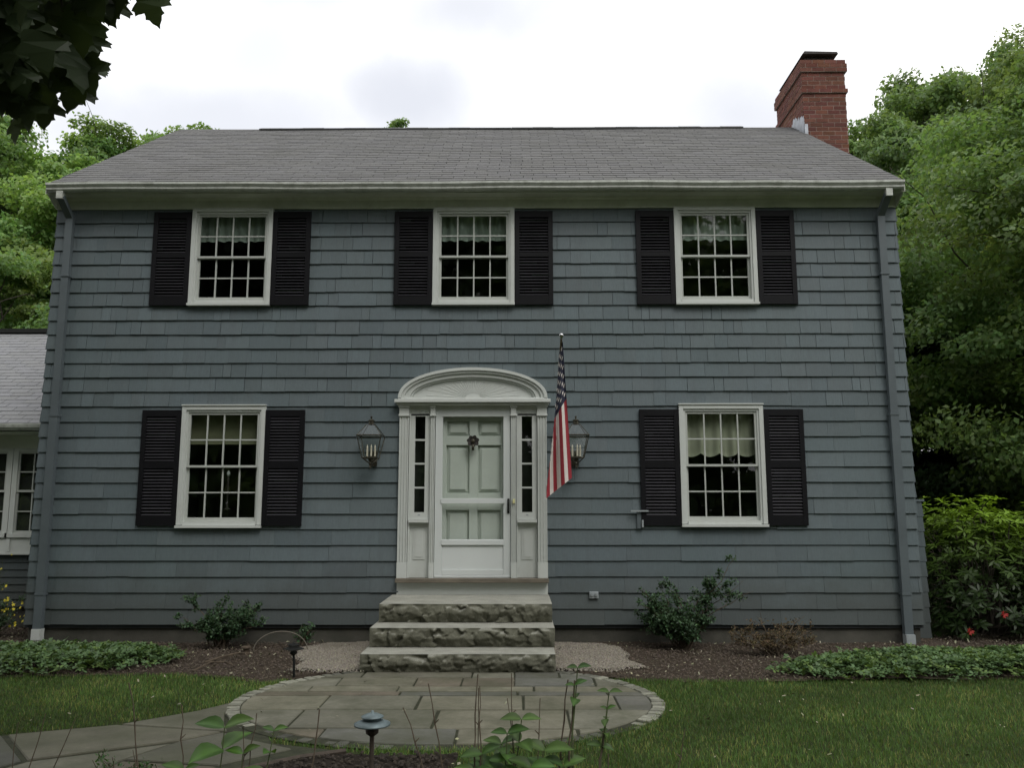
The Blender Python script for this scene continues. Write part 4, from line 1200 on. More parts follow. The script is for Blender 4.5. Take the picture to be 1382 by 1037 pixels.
# ------------------------------------------------------------------ loose cover: grass, chips, pebbles, petals
def scatter(n, poly, holes=(), rng=RNG):
    xs = [p[0] for p in poly]; ys = [p[1] for p in poly]
    P = np.stack([rng.uniform(min(xs), max(xs), n), rng.uniform(min(ys), max(ys), n)], 1)
    ok = inside(P, poly)
    for h in holes: ok &= ~inside(P, h)
    return P[ok]
LAWN = [(-7.5, -1.80), (-4.6, -1.93), (-2.9, -1.78), (-2.2, -1.98), (-1.86, -2.2), (1.70, -2.03), (2.4, -2.10), (3.2, -2.08), (4.4, -1.98), (7.5, -1.97), (7.5, -6.5), (-0.4, -6.5), (-0.5, -4.4), (-1.9, -2.9), (-2.1, -3.3), (-2.6, -3.7), (-3.3, -4.0), (-7.5, -4.5)]
OUT2 = ellp(1.83, 1.37, 1.5)
def grass(P, name, label):
    n = len(P)
    nz_ = np_noise(np.c_[P, np.zeros(n)], 3, 2.2)
    nz3 = np_noise(np.c_[P, np.zeros(n)], 13, 7.0)
    h = RNG.uniform(0.018, 0.042, n) * (1 + 0.25 * nz_)
    th = RNG.uniform(0, 2 * PI, n); lean = RNG.uniform(0.1, 0.9, n) * h
    wd = RNG.uniform(0.0012, 0.0028, n)
    dx, dy = np.cos(th), np.sin(th); px, py = -dy, dx
    b1 = np.stack([P[:, 0] - px * wd, P[:, 1] - py * wd, np.zeros(n)], 1); b2 = np.stack([P[:, 0] + px * wd, P[:, 1] + py * wd, np.zeros(n)], 1)
    m1 = np.stack([P[:, 0] + dx * lean * 0.35 - px * wd * .8, P[:, 1] + dy * lean * 0.35 - py * wd * .8, h * 0.6], 1)
    m2 = np.stack([P[:, 0] + dx * lean * 0.35 + px * wd * .8, P[:, 1] + dy * lean * 0.35 + py * wd * .8, h * 0.6], 1)
    tp = np.stack([P[:, 0] + dx * lean, P[:, 1] + dy * lean, h], 1)
    V = np.concatenate([b1, b2, m2, m1, tp])
    i = np.arange(n)
    F = np.concatenate([np.stack([i, i + n, i + 2 * n], 1), np.stack([i, i + 2 * n, i + 3 * n], 1), np.stack([i + 3 * n, i + 2 * n, i + 4 * n], 1)])
    g = RNG.uniform(0.6, 1.35, n) * (1 + 0.38 * nz_ + 0.30 * nz3)
    dry = (RNG.random(n) < 0.13 + 0.22 * np.clip(nz3, 0, 1)).astype(float)
    C = np.stack([g * (1 + dry * 1.5), g * (1 + dry * 0.45), g * (1 + dry * 0.9)], 1)
    o = np_mesh(name, V, F, M['grass'], col=np.tile(C, (5, 1)))
    tag(o, label, 'grass', kind='stuff')
grass(scatter(330000, LAWN, [OUT2, FBED]), 'grass', 'short green lawn grass with paler dry patches around the round patio')

def flakes(P, z, name, mat, smin, smax, label, cat, flat=0.3, aspect=0.45, thick=0.3, cvar=0.35):
    n = len(P)
    s = RNG.uniform(smin, smax, n)
    a = RNG.uniform(0, 2 * PI, n); tl = RNG.normal(0, flat, (n, 2))
    ax = np.stack([np.cos(a), np.sin(a), tl[:, 0]], 1); ay = np.stack([-np.sin(a), np.cos(a), tl[:, 1]], 1) * aspect
    az = np.cross(ax, ay); az /= np.linalg.norm(az, axis=1)[:, None]
    c = np.c_[P, np.full(n, z)] + np.stack([np.zeros(n), np.zeros(n), s * 0.3], 1)
    V = []
    for (i, j, k) in ((-1, -1, -1), (1, -1, -1), (1, 1, -1), (-1, 1, -1), (-.7, -.7, 1), (.7, -.7, 1), (.7, .7, 1), (-.7, .7, 1)):
        jt = RNG.uniform(0.7, 1.2, (n, 1))
        V.append(c + (ax * i * jt + ay * j * jt) * s[:, None] / 2 + az * k * (s * thick / 2)[:, None])
    V = np.concatenate(V); b = np.arange(n)
    F = np.concatenate([np.stack([b + n * q for q in f], 1) for f in ((4, 5, 6, 7), (0, 1, 5, 4), (1, 2, 6, 5), (2, 3, 7, 6), (3, 0, 4, 7))])
    g = RNG.uniform(1 - cvar, 1 + cvar, n)
    C = np.stack([g, g * RNG.uniform(0.92, 1.05, n), g * RNG.uniform(0.88, 1.06, n)], 1)
    o = np_mesh(name, V, F, mat, col=np.tile(C, (8, 1)))
    return tag(o, label, cat, kind='stuff')
flakes(np.concatenate([scatter(60000, BED, [OUTER, GRAV_L, GRAV_R]), scatter(420, GRAV_L), scatter(420, GRAV_R)]), 0.024, 'bark_chips', M['chip'], 0.007, 0.026, 'brown shredded bark chips covering the flower beds along the house', 'bark mulch')
for g, gc, lb in ((GRAV_L, -1.35, 'tan gravel pebbles on the ground left of the granite steps'), (GRAV_R, 1.35, 'tan gravel pebbles on the ground right of the granite steps')):
    flakes(np.concatenate([scatter(14000, g), scatter(4200, [((p[0] - gc) * 1.10 + gc, p[1] * 1.10 + 0.02) for p in g])]), 0.034, 'gravel_pebbles', M['pebble'], 0.005, 0.016, lb, 'gravel', 0.3, 0.8, 0.7, 0.4)
flakes(scatter(7000, FBED), 0.03, 'soil_crumbs', simple('soil_crumb', (0.03, 0.024, 0.018), 0.95), 0.01, 0.04, 'dark crumbly soil in the planting bed at the bottom', 'soil')
litter = np.concatenate([scatter(300, LAWN, [OUT2, FBED]), scatter(2600, BED, [OUTER, GRAV_L, GRAV_R]), scatter(60, GRAV_L), scatter(60, GRAV_R), scatter(30, INNER)])
flakes(litter, 0.036, 'fallen_petals', M['petal'], 0.009, 0.030, 'scattered pale fallen petals and dry leaf bits on lawn and beds', 'leaf litter', 0.5, 0.6, 0.06, 0.3)
# grass tufts and weeds growing in the joints around the patio ring
P = np.array(OUTER); 
edge = []
for k in range(5200):
    th = RNG.uniform(0, 2 * PI); s, c = math.sin(th), math.cos(th)
    if s > 0.55: continue
    r = RNG.normal(1.0, 0.022) + 0.035
    edge.append((PC[0] + 1.86 * r * c, PC[1] + (1.55 if s > 0 else 1.44) * r * s))
edge = np.array(edge)
edge = edge[~inside(edge, PATH)]
grass(edge, 'edge_grass', 'tufts of grass crowding the outer edge of the round patio ring')

# ------------------------------------------------------------------ plants
def leaf_arrays(P, A, Nn, S, wr=0.35, fold=0.12, pts=None):
    """rhombus leaves: base, side, tip, side"""
    B = np.cross(Nn, A)
    S = S[:, None]
    v0 = P; v1 = P + A * S * 0.45 + B * S * wr + Nn * S * fold; v2 = P + A * S; v3 = P + A * S * 0.45 - B * S * wr + Nn * S * fold
    n = len(P); V = np.concatenate([v0, v1, v2, v3]); i = np.arange(n)
    return V, np.stack([i, i + n, i + 2 * n, i + 3 * n], 1)
def unit(a): return a / (np.linalg.norm(a, axis=1)[:, None] + 1e-9)
def perp(Nn, A): return unit(A - Nn * np.sum(A * Nn, 1)[:, None])

def crown_leaves(rng, clumps, per, size, sub=9, flat=0.6, up=0.5, droop=0.3, wr=0.34, shade=0.0):
    Ps, Ns, Cs = [], [], []
    for (c, r, w_) in clumps:
        n = int(per * w_); c = np.array(c); r = np.array(r)
        d = unit(rng.normal(size=(sub, 3))); d[:, 2] = d[:, 2] * 0.85 + 0.18; d = unit(d)
        sc = c + d * r * rng.uniform(0.55, 0.95, (sub, 1))
        k = rng.integers(0, sub, n)
        g = rng.normal(size=(n, 3)); g = unit(g) * (rng.random((n, 1)) ** 0.45)
        g[:, 2] *= flat
        p = sc[k] + g * r * rng.uniform(0.36, 0.58, (sub, 1))[k]
        Ps.append(p)
        out = unit(p - c)
        Ns.append(unit(out * 0.6 + np.array([0, 0, up]) + rng.normal(size=(n, 3)) * 0.55))
        tone = rng.uniform(0.78, 1.22) * rng.uniform(0.85, 1.15, sub)[k]
        hue = rng.uniform(-0.12, 0.10)
        q = tone * rng.uniform(0.75, 1.25, n)
        Cs.append(np.stack([q * (1 + hue + rng.uniform(-.1, .1, n)), q, q * (1 - hue * 0.8)], 1))
    P, Nn, C = np.concatenate(Ps), np.concatenate(Ns), np.concatenate(Cs)
    A = rng.normal(size=P.shape); A[:, 2] -= droop * 2
    A = perp(Nn, A)
    S = size * rng.uniform(0.65, 1.3, len(P))
    V, F = leaf_arrays(P, A, Nn, S, wr)
    return V, F, np.tile(C, (4, 1))

def branch_path(rng, a, b, n=5, wob=0.12):
    a, b = Vector(a), Vector(b); L = (b - a).length
    pts = []
    for k in range(n + 1):
        t = k / n
        p = a.lerp(b, t) + Vector((0, 0, 1)) * L * 0.10 * math.sin(PI * t)
        if 0 < k < n: p += Vector(rng.normal(size=3)) * wob * L * 0.3
        pts.append(p)
    return pts

def clump_layout(rng, base, H, R, ncl, lowest=0.22, top_power=1.0, asym=(0, 0)):
    cl = []
    for k in range(ncl):
        t = lowest + (1 - lowest) * ((k + 0.5) / ncl) ** 0.85
        prof = math.sin(PI * min(1, max(0.02, (t - lowest) / (1 - lowest)) * 0.86 + 0.12)) ** 0.7
        th = k * 2.399 + rng.uniform(-0.5, 0.5)
        rr = R * prof * rng.uniform(0.55, 0.92) * (0.25 if t > 0.93 else 1)
        cr = R * rng.uniform(0.26, 0.42) * (0.75 + 0.5 * prof)
        cl.append(((base[0] + math.cos(th) * rr + asym[0] * t, base[1] + math.sin(th) * rr + asym[1] * t, base[2] + H * t - cr * 0.5), (cr, cr, cr * 0.72), (cr / (R * 0.34)) ** 2))
    return cl

def tree(name, loc, label, H, R, ncl, per, size, mat, seed, group=None, sub=9, lowest=0.2, trunk_r=0.22, flat=0.6, cat='tree', clumps=None, up=0.5):
    rng = np.random.default_rng(seed)
    t = thing(name, loc, label, cat, group)
    cl = clumps or clump_layout(rng, loc, H, R, ncl, lowest)
    V, F, C = crown_leaves(rng, cl, per, size, sub, flat, up)
    np_mesh('crown', V, F, mat, t, C)
    mb = MB()
    top = Vector((loc[0], loc[1], loc[2] + H * 0.9))
    tr = branch_path(rng, (loc[0], loc[1], loc[2] - 0.3), top, 8, 0.03)
    mb.tube(tr, [trunk_r * (1 - 0.85 * k / 8) * (1.35 if k == 0 else 1) for k in range(9)], 9)
    for (c, r, w_) in cl:
        zb = loc[2] + max(H * 0.12, (c[2] - loc[2]) * rng.uniform(0.5, 0.75))
        k = min(7, max(1, int((zb - loc[2]) / (H * 0.9) * 8)))
        a = tr[k]
        pts = branch_path(rng, a, c, 5)
        r0 = trunk_r * 0.38 * (1 - k / 10)
        mb.tube(pts, [r0 * (1 - 0.14 * q) for q in range(6)], 6)
        for q in range(3):
            d = rng.normal(size=3) * np.array(r) * 0.6
            mb.tube(branch_path(rng, pts[3 + (q % 2)], Vector(c) + Vector(d), 3), [r0 * 0.4, r0 * 0.3, r0 * 0.2, r0 * 0.1], 5)
    mb.build('trunk', M['bark'], t)
    return t

def copy_tree(o, loc, rz, sc, label):
    r = o.copy(); COL.objects.link(r); r.location = loc; r.rotation_euler = (0, 0, rz); r.scale = (sc, sc, sc); r['label'] = label
    for ch in list(o.children):
        c = ch.copy(); COL.objects.link(c); c.parent = r
    return r
TREES = True
if TREES:
    # left background
    gl = 'trees beyond the left end of the house'
    a = tree('leafy_tree', (-14.6, 18, 0), 'bright green rounded tree rising above the left slope of the roof', 15.2, 4.6, 34, 3300, 0.155, M['leaf_bright'], 101, gl, lowest=0.12)
    b = tree('leafy_tree', (-18.3, 17, 0), 'tall light green tree behind the pale wing roof at the left edge', 15.4, 5.2, 44, 3300, 0.155, M['leaf_bright'], 102, gl, lowest=0.1)
    copy_tree(a, (-13.2, 22, 0), 2.1, 1.12, 'green tree top peeking over the left roof corner behind the rounded tree')
    c3 = tree('leafy_tree', (-13.8, 11.5, 0), 'mid green tree directly behind the ridge of the pale wing', 8.6, 3.2, 26, 3000, 0.12, M['leaf_mid'], 103, gl, lowest=0.1)
    copy_tree(c3, (-9.9, 12.5, 0), 1.2, 1.05, 'darker green tree close against the left gable of the house')
    copy_tree(b, (-23, 20, 0), 4.0, 1.1, 'far light green tree behind others at the left edge')
    # tops behind the ridge
    gt = 'tree tops just showing above the roof ridge'
    for x, H, lb, sd3 in ((-10.2, 18.9, 'widest of the small tree tops above the ridge, left end', 110), (-4.9, 19.5, 'pointed tree top sticking up above the middle of the ridge', 111), (0.55, 18.75, 'barely visible tree top above the ridge right of the pointed one', 112)):
        tree('distant_tree', (x, 26, 0), lb, H, 1.9, 22, 600, 0.15, M['leaf_mid'], sd3, gt, lowest=0.5, sub=6)
    # right background
    gr = 'trees beyond the right end of the house'
    e = tree('leafy_tree', (13.0, 17, 0), 'green tree directly behind the brick chimney', 15.1, 4.4, 36, 3300, 0.15, M['leaf_mid'], 121, gr, lowest=0.08)
    f_ = tree('leafy_tree', (18.6, 17.5, 0), 'tallest tree of the right background, cut by the frame edge', 18.4, 5.0, 40, 3300, 0.15, M['leaf_mid'], 122, gr, lowest=0.08)
    copy_tree(e, (16.6, 20.5, 0), 2.4, 1.22, 'dim green tree filling the gap behind the two right background trees')
    copy_tree(f_, (24, 21, 0), 1.2, 1.0, 'far tree at the right edge behind the tallest one')
    copy_tree(e, (10.3, 20, 0), 4.1, 0.88, 'lower green tree partly hidden by the right gable')
    # near right tree with bigger, lighter leaves
    g_ = tree('shade_tree', (11.45, 4.4, 0), 'near broadleaf tree with glossy light leaves overhanging the right edge', 10.6, 3.8, 42, 3400, 0.105, M['leaf_mid'], 131, gr, lowest=0.18, sub=10, trunk_r=0.2)
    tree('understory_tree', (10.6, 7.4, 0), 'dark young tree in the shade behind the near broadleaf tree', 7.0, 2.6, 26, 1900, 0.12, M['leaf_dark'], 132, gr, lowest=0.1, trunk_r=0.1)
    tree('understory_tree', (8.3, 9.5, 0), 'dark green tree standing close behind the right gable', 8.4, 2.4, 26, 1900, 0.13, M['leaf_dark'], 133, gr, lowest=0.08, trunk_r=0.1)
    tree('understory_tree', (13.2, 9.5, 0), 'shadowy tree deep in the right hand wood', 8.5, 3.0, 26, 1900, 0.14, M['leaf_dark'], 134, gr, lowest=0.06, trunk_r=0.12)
    # unseen wood added behind the camera: darkens window reflections and facade
    rw = np.random.default_rng(9)
    cl = []
    for k in range(30):
        x = -42 + 84 * k / 29 + rw.uniform(-2, 2); y = -31 + rw.uniform(-4, 4) + abs(x) * 0.15
        H = rw.uniform(16.5, 20.5)
        for q in range(9):
            r = rw.uniform(1.6, 2.8)
            cl.append(((x + rw.uniform(-2.4, 2.4), y + rw.uniform(-2, 2), H * (0.06 + 0.9 * q / 8.5)), (r, r, r * 0.9), 1.0))
    V, F, C = crown_leaves(rw, cl, 430, 0.72, 7)
    o = np_mesh('unseen_woodland', V, F, M['leaf_mid'], col=C); tag(o, 'unseen wall of trees behind the viewer, added to darken the window reflections', 'unseen_woodland', kind='stuff')
    o2 = o.copy(); COL.objects.link(o2); o2.location = (3.1, -7.0, 0.6); o2['label'] = 'second unseen row of trees, added to close gaps in the window reflections'

# the big maple over the viewer: only a spray of its leaves hangs into the picture
def maple_outline():
    half = [(0.0, 0.0), (0.10, -0.04), (0.24, -0.09), (0.29, -0.03), (0.39, 0.02), (0.34, 0.09), (0.33, 0.17), (0.41, 0.22), (0.50, 0.28), (0.56, 0.33), (0.49, 0.39), (0.51, 0.50), (0.41, 0.49), (0.33, 0.50), (0.25, 0.50), (0.25, 0.58), (0.28, 0.66), (0.19, 0.70), (0.14, 0.81), (0.05, 0.90), (0.0, 1.0)]
    return half + [(-x, y) for x, y in half[-2:0:-1]]
MO = maple_outline()
def maple_leaf(mb, p, axis, nrm, s, col):
    a = Vector(axis).normalized(); n = Vector(nrm); n = (n - a * n.dot(a)).normalized(); b = n.cross(a)
    pts = []
    for x, y in MO:
        z = -0.35 * x * x - 0.12 * y * y + 0.03 * math.sin(9 * x)
        pts.append(Vector(p) + (b * x + a * y + n * z) * s)
    mid = [Vector(p) + (a * y + n * (0.02 - 0.12 * y * y)) * s for y in (0.0, 0.35, 0.7)]
    mb.add(pts, [tuple(range(len(pts)))], 0, col)
mp = thing('maple_tree', (-5.2, -9.2, 0), 'dark maple branch with large pointed leaves hanging into the top left corner', 'maple tree')
rmx = np.random.default_rng(77)
mb = MB()
targets = []
def uvz(px, py, Y):   # design aid: sight line slopes of the photograph's camera
    return px, py, Y
corner = [(-1.75, 3.75), (-0.78, 3.78), (-0.83, 3.70), (-0.90, 3.66), (-1.00, 3.63), (-1.02, 3.48), (-1.07, 3.46), (-1.08, 3.37), (-1.13, 3.27), (-1.21, 3.26), (-1.26, 3.33), (-1.30, 3.18), (-1.75, 3.18)]
SP = scatter(520, corner, (), rmx)
for (x, z) in SP[:190]:
    y = -7.6 + rmx.uniform(-0.18, 0.25)
    ax = (rmx.normal(0.10, 0.30), rmx.normal(0, 0.22), -1.0)
    nr = (rmx.normal(0, 0.30), -1, rmx.normal(0.15, 0.25))
    g = rmx.uniform(0.6, 1.3)
    maple_leaf(mb, (x, y, z), ax, nr, rmx.uniform(0.12, 0.19), (g, g, g))
# unseen crown around and above, enlarged to shade the left facade
tw = MB()
trunk = [(-5.2, -9.2, -0.3), (-5.15, -9.15, 1.5), (-5.0, -9.1, 3.2), (-4.9, -9.0, 5.0), (-4.8, -9.0, 8.0), (-4.7, -9.0, 11)]
tw.tube(trunk, [0.42, 0.33, 0.29, 0.24, 0.15, 0.05], 12)
tw.tube([(-5.0, -9.1, 3.2), (-3.9, -8.8, 4.4), (-2.6, -8.2, 4.9), (-1.7, -7.8, 4.5), (-1.2, -7.6, 3.85), (-1.12, -7.58, 3.5)], [0.14, 0.10, 0.06, 0.03, 0.012, 0.004], 8)
tw.tube([(-1.7, -7.8, 4.5), (-1.1, -7.5, 4.1), (-0.85, -7.55, 3.75)], [0.02, 0.01, 0.004], 6)
tw.tube([(-1.7, -7.8, 4.5), (-1.5, -7.55, 3.9), (-1.33, -7.6, 3.4)], [0.02, 0.01, 0.004], 6)
cl = []
for k in range(150):
    th = rmx.uniform(0, 2 * PI); ph = rmx.uniform(0.0, 1.0)
    rr = 5.4 * math.sqrt(rmx.uniform(0.1, 1)) * (1 - 0.35 * ph)
    c = (-5.6 + rr * math.cos(th), -8.9 + rr * math.sin(th), 4.2 + 7.0 * ph)
    d = c[1] + 10.394 + 1.3
    if d > 0 and c[2] - 1.0 < 1.7 + 0.72 * d and c[0] + 1.1 > 0.55 - 0.68 * d: continue
    cl.append((c, (1.0, 1.0, 0.75), 1.0))
    tw.tube(branch_path(rmx, trunk[3], c, 4), [0.06, 0.05, 0.035, 0.02, 0.01], 6)
V, F, C = crown_leaves(rmx, cl, 520, 0.19, 7, wr=0.45)
np_mesh('crown', V, F, M['leaf_maple'], mp, C)
mb.build('leaf_spray', M['leaf_maple'], mp)
tw.build('trunk', M['bark'], mp)

# --- rhododendron at the right corner
def whorls(rng, P, D, nleaf, L, wr, droop, C0, jitter=0.25):
    """rosettes of long leaves around direction D at points P"""
    n = len(P)
    Ps, As, Ns, Ss, Cs = [], [], [], [], []
    up = unit(D); ref = unit(np.cross(up, rng.normal(size=(n, 3)))); bi = np.cross(up, ref)
    for k in range(nleaf):
        th = 2 * PI * k / nleaf + rng.uniform(-0.25, 0.25, n)
        rdir = ref * np.cos(th)[:, None] + bi * np.sin(th)[:, None]
        A = unit(rdir + up * (droop + rng.normal(0, jitter, n))[:, None])
        Ps.append(P + rdir * 0.008); As.append(A); Ns.append(perp(A, up + rng.normal(size=(n, 3)) * 0.2))
        Ss.append(L * rng.uniform(0.7, 1.2, n)); q = rng.uniform(0.75, 1.25, n)[:, None]
        Cs.append(C0 * q)
    P, A, Nn, S, C = map(np.concatenate, (Ps, As, Ns, Ss, Cs))
    B = np.cross(Nn, A); S = S[:, None]
    v = [P, P + A * S * .3 + B * S * wr * .8 + Nn * S * .04, P + A * S * .65 + B * S * wr + Nn * S * .03, P + A * S - Nn * S * .06,
         P + A * S * .65 - B * S * wr + Nn * S * .03, P + A * S * .3 - B * S * wr * .8 + Nn * S * .04, P + A * S * .5 - Nn * S * 0.0]
    m = len(P); i = np.arange(m); V = np.concatenate(v)
    F = np.concatenate([np.stack([i, i + m, i + 2 * m, i + 6 * m], 1), np.stack([i + 6 * m, i + 2 * m, i + 3 * m, i + 4 * m], 1), np.stack([i, i + 6 * m, i + 4 * m, i + 5 * m], 1)])
    return V, F, np.tile(C, (7, 1))
def rhodo(loc, R, H, n, seed, label, red=0):
    rng = np.random.default_rng(seed)
    t = thing('rhododendron_bush', loc, label, 'bush', 'rhododendrons at the right corner of the house')
    d = unit(rng.normal(size=(n, 3))); d[:, 2] = np.abs(d[:, 2]) * 1.1 - 0.12; d = unit(d)
    rad_ = rng.uniform(0.72, 1.06, n)
    lump = 1 + 0.14 * np_noise(d, seed, 4)
    P = np.array(loc) + d * np.array([R, R * 0.9, H]) * (rad_ * lump)[:, None]
    P = P[P[:, 2] > 0.08]; d = d[:len(P)]
    d = unit((P - np.array(loc)) / np.array([R, R, H]) + np.array([0, 0, 0.55]))
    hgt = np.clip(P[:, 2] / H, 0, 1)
    C0 = np.stack([0.17 + 1.9 * hgt ** 4, 0.20 + 1.75 * hgt ** 4, 0.24 + 0.8 * hgt ** 4], 1) * rng.uniform(0.75, 1.2, (len(P), 1))  # lit top and shaded lower leaves put into the leaf colour
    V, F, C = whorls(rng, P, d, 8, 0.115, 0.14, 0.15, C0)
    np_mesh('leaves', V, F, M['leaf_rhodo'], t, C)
    mb = MB()
    for k in range(0, len(P), max(1, len(P) // 46)):
        mb.tube(branch_path(rng, (loc[0] + rng.uniform(-.15, .15), loc[1] + rng.uniform(-.15, .15), 0), P[k], 4), [0.022, 0.016, 0.012, 0.008, 0.005], 5)
    mb.build('branches', M['bark'], t)
    if red:
        for k in range(red):
            mb = MB()
            c = Vector((loc[0] - R * (0.72 - 0.5 * k), loc[1] - R * 0.93, 0.17 + 0.20 * k))
            for q in range(8):
                th = q * 2.4; pr_ = Vector((math.cos(th), -0.4, math.sin(th)))
                mb.add([c, c + pr_ * 0.02 + Vector((0.01, 0, 0.012)), c + pr_ * 0.05, c + pr_ * 0.02 - Vector((0.01, 0, 0.012))], [(0, 1, 2, 3)])
            mb.build('red_flower', M['red'], t)
rhodo((6.62, 0.75, 0), 0.85, 1.72, 620, 201, 'big rhododendron with bright top leaves touching the right corner of the house', 2)
rhodo((7.9, 0.95, 0), 0.95, 1.85, 600, 202, 'rhododendron cut by the right edge of the picture')
rhodo((7.1, 2.3, 0), 0.95, 1.8, 420, 203, 'shaded rhododendron behind the other two')

# --- pachysandra beds
def pachy(poly, n, seed, label, hmax=0.125):
    rng = np.random.default_rng(seed)
    P = scatter(n, poly, (), rng)
    # mound: lower towards the outline
    cx_ = np.array(poly); dmin = np.full(len(P), 9.0)
    for i in range(len(poly)):
        a, b = np.array(poly[i]), np.array(poly[(i + 1) % len(poly)])
        t = np.clip(((P - a) @ (b - a)) / ((b - a) @ (b - a)), 0, 1)
        dmin = np.minimum(dmin, np.linalg.norm(P - (a + t[:, None] * (b - a)), axis=1))
    h = hmax * np.clip(0.35 + dmin / 0.28, 0, 1) * (1 + 0.25 * np_noise(np.c_[P, np.zeros(len(P))], seed, 5)) * rng.uniform(0.65, 1.1, len(P))
    P = P + rng.normal(size=P.shape) * (0.02 + 0.07 * (dmin < 0.10))[:, None]
    P3 = np.c_[P, 0.02 + h]
    D = unit(np.array([0, 0, 1.0]) + rng.normal(size=P3.shape) * 0.28)
    C0 = np.stack([rng.uniform(0.75, 1.25, len(P))] * 3, 1) * np.array([1.0, 1.0, 0.95])
    yl = rng.random(len(P)) < 0.25; C0[yl] *= np.array([1.4, 1.25, 0.9])
    V, F, C = whorls(rng, P3, D, 6, 0.046, 0.28, 0.12, C0)
    o = np_mesh('pachysandra', V, F, M['leaf_pachy'], col=C); tag(o, label, 'ground cover', kind='stuff')
pachy([(-7.5, -0.75), (-5.4, -0.62), (-4.3, -0.55), (-3.5, -0.62), (-3.3, -0.9), (-3.12, -1.2), (-3.3, -1.5), (-3.6, -1.74), (-4.5, -1.92), (-6, -1.88), (-7.5, -1.8)], 4600, 301, 'low glossy pachysandra ground cover along the left bed')
pachy([(3.2, -1.75), (3.35, -1.5), (3.8, -1.25), (4.4, -1.05), (5.2, -0.85), (6.2, -0.85), (8.0, -1.1), (8.0, -2.0), (6.0, -1.98), (4.4, -2.02), (3.6, -2.06), (3.3, -2.0)], 5200, 302, 'low glossy pachysandra ground cover along the right bed', 0.135)

# --- small shrubs against the wall
def shrub(name, loc, branches, nleaf, size, leafmat, twigmat, seed, label, cat='shrub', spread=0.10, wr=0.28):
    """branches: list of (dx, dy, dz, weight) tips"""
    rng = np.random.default_rng(seed)
    t = thing(name, loc, label, cat)
    mb = MB(); Ps, Ds = [], []
    tot = sum(b[3] for b in branches)
    for (dx, dy, dz, wgt) in branches:
        tipp = Vector(loc) + Vector((dx, dy, dz))
        st = Vector(loc) + Vector((rng.uniform(-.06, .06), rng.uniform(-.05, .05), 0))
        pts = branch_path(rng, st, tipp, 6, 0.10)
        mb.tube(pts, [0.010 * (1 - 0.14 * q) for q in range(7)], 5)
        m = int(nleaf * wgt / tot)
        ntw = max(3, m // 60)
        for q in range(ntw):
            u = rng.uniform(0.3, 1.0); k = min(5, int(u * 6)); a = pts[k].lerp(pts[k + 1], u * 6 - k)
            dirv = Vector(rng.normal(size=3)); dirv.z = abs(dirv.z) * 0.7 + 0.15; dirv.normalize()
            L = spread * rng.uniform(0.7, 2.0) * (1.3 - 0.5 * u)
            e_ = a + dirv * L
            mb.tube([a, a.lerp(e_, .5), e_], [0.0035, 0.0025, 0.0015], 4)
            mm = m // ntw
            uu_ = rng.random(mm)[:, None] ** 0.8
            Ps.append(np.array(a) * (1 - uu_) + np.array(e_) * uu_ + rng.normal(size=(mm, 3)) * 0.016)
            Ds.append(np.tile(np.array(dirv), (mm, 1)))
    P, D = np.concatenate(Ps), np.concatenate(Ds)
    A = unit(D * 0.5 + rng.normal(size=P.shape)); Nn = perp(A, np.array([0, -0.3, 1.0]) + rng.normal(size=P.shape) * 0.5)
    V, F = leaf_arrays(P, A, Nn, size * rng.uniform(0.6, 1.3, len(P)), wr, 0.05)
    g = rng.uniform(0.6, 1.4, (len(P), 1)); C = np.tile(g * np.array([1, 1, 1]) * (1 + rng.uniform(-.12, .12, (len(P), 3))), (4, 1))
    np_mesh('leaves', V, F, leafmat, t, C)
    mb.build('twigs', twigmat, t)
    return t
rs = random.Random(4)
br = [(rs.uniform(-.42, .42), rs.uniform(-.18, .22), rs.uniform(.22, .50), 1) for _ in range(14)] + [(-.33, -.1, .58, 1), (.0, -.1, .55, .8), (.34, -.05, .42, 1), (.45, 0, .28, .7), (-.05, -.15, .25, 1), (-.55, 0, .35, .5)]
shrub('evergreen_shrub', (-2.95, -0.33, 0), br, 6500, 0.038, M['leaf_yew'], M['twig'], 401, 'small loose evergreen shrub under the lower left window')
br = [(rs.uniform(-.55, .12), rs.uniform(-.2, .22), rs.uniform(.25, .62), 1.3) for _ in range(20)] + [(-.5, -.1, .72, 1), (-.30, 0, .74, .7), (-.1, -.05, .66, .8), (.12, -.1, .5, 1), (.34, -.05, .62, 1), (.30, 0, .74, .7), (.55, -.03, .95, .9), (.70, 0, .80, .7), (.44, -.08, .78, .8), (.25, -.1, .35, 1), (.82, 0, .68, .25), (.62, 0, 1.06, .5), (-.2, -.2, .3, 1.4), (0, -.2, .25, 1.2)]
shrub('evergreen_shrub', (2.50, -0.42, 0), br, 14500, 0.038, M['leaf_yew'], M['twig'], 402, 'larger evergreen shrub under the lower right window with one branch reaching right', spread=0.12)
br = [(rs.uniform(-.5, .5), rs.uniform(-.22, .2), rs.uniform(.12, .34), 1) for _ in range(26)] + [(-.15, 0, .5, .3), (.35, 0, .45, .4)]
shrub('dead_shrub', (3.42, -0.82, 0), br, 2600, 0.026, M['leaf_dead'], M['twig'], 403, 'brown dried out bush between the evergreen shrub and the right pachysandra', spread=0.10)
br = [(rs.uniform(-.14, .14), rs.uniform(-.1, .1), rs.uniform(.12, .30), 1) for _ in range(7)]
shrub('weed', (-1.98, -0.30, 0), br, 260, 0.045, M['leaf_yew'], M['twig'], 404, 'thin pale weed at the foot of the wall left of the gravel', 'weed', spread=0.06)
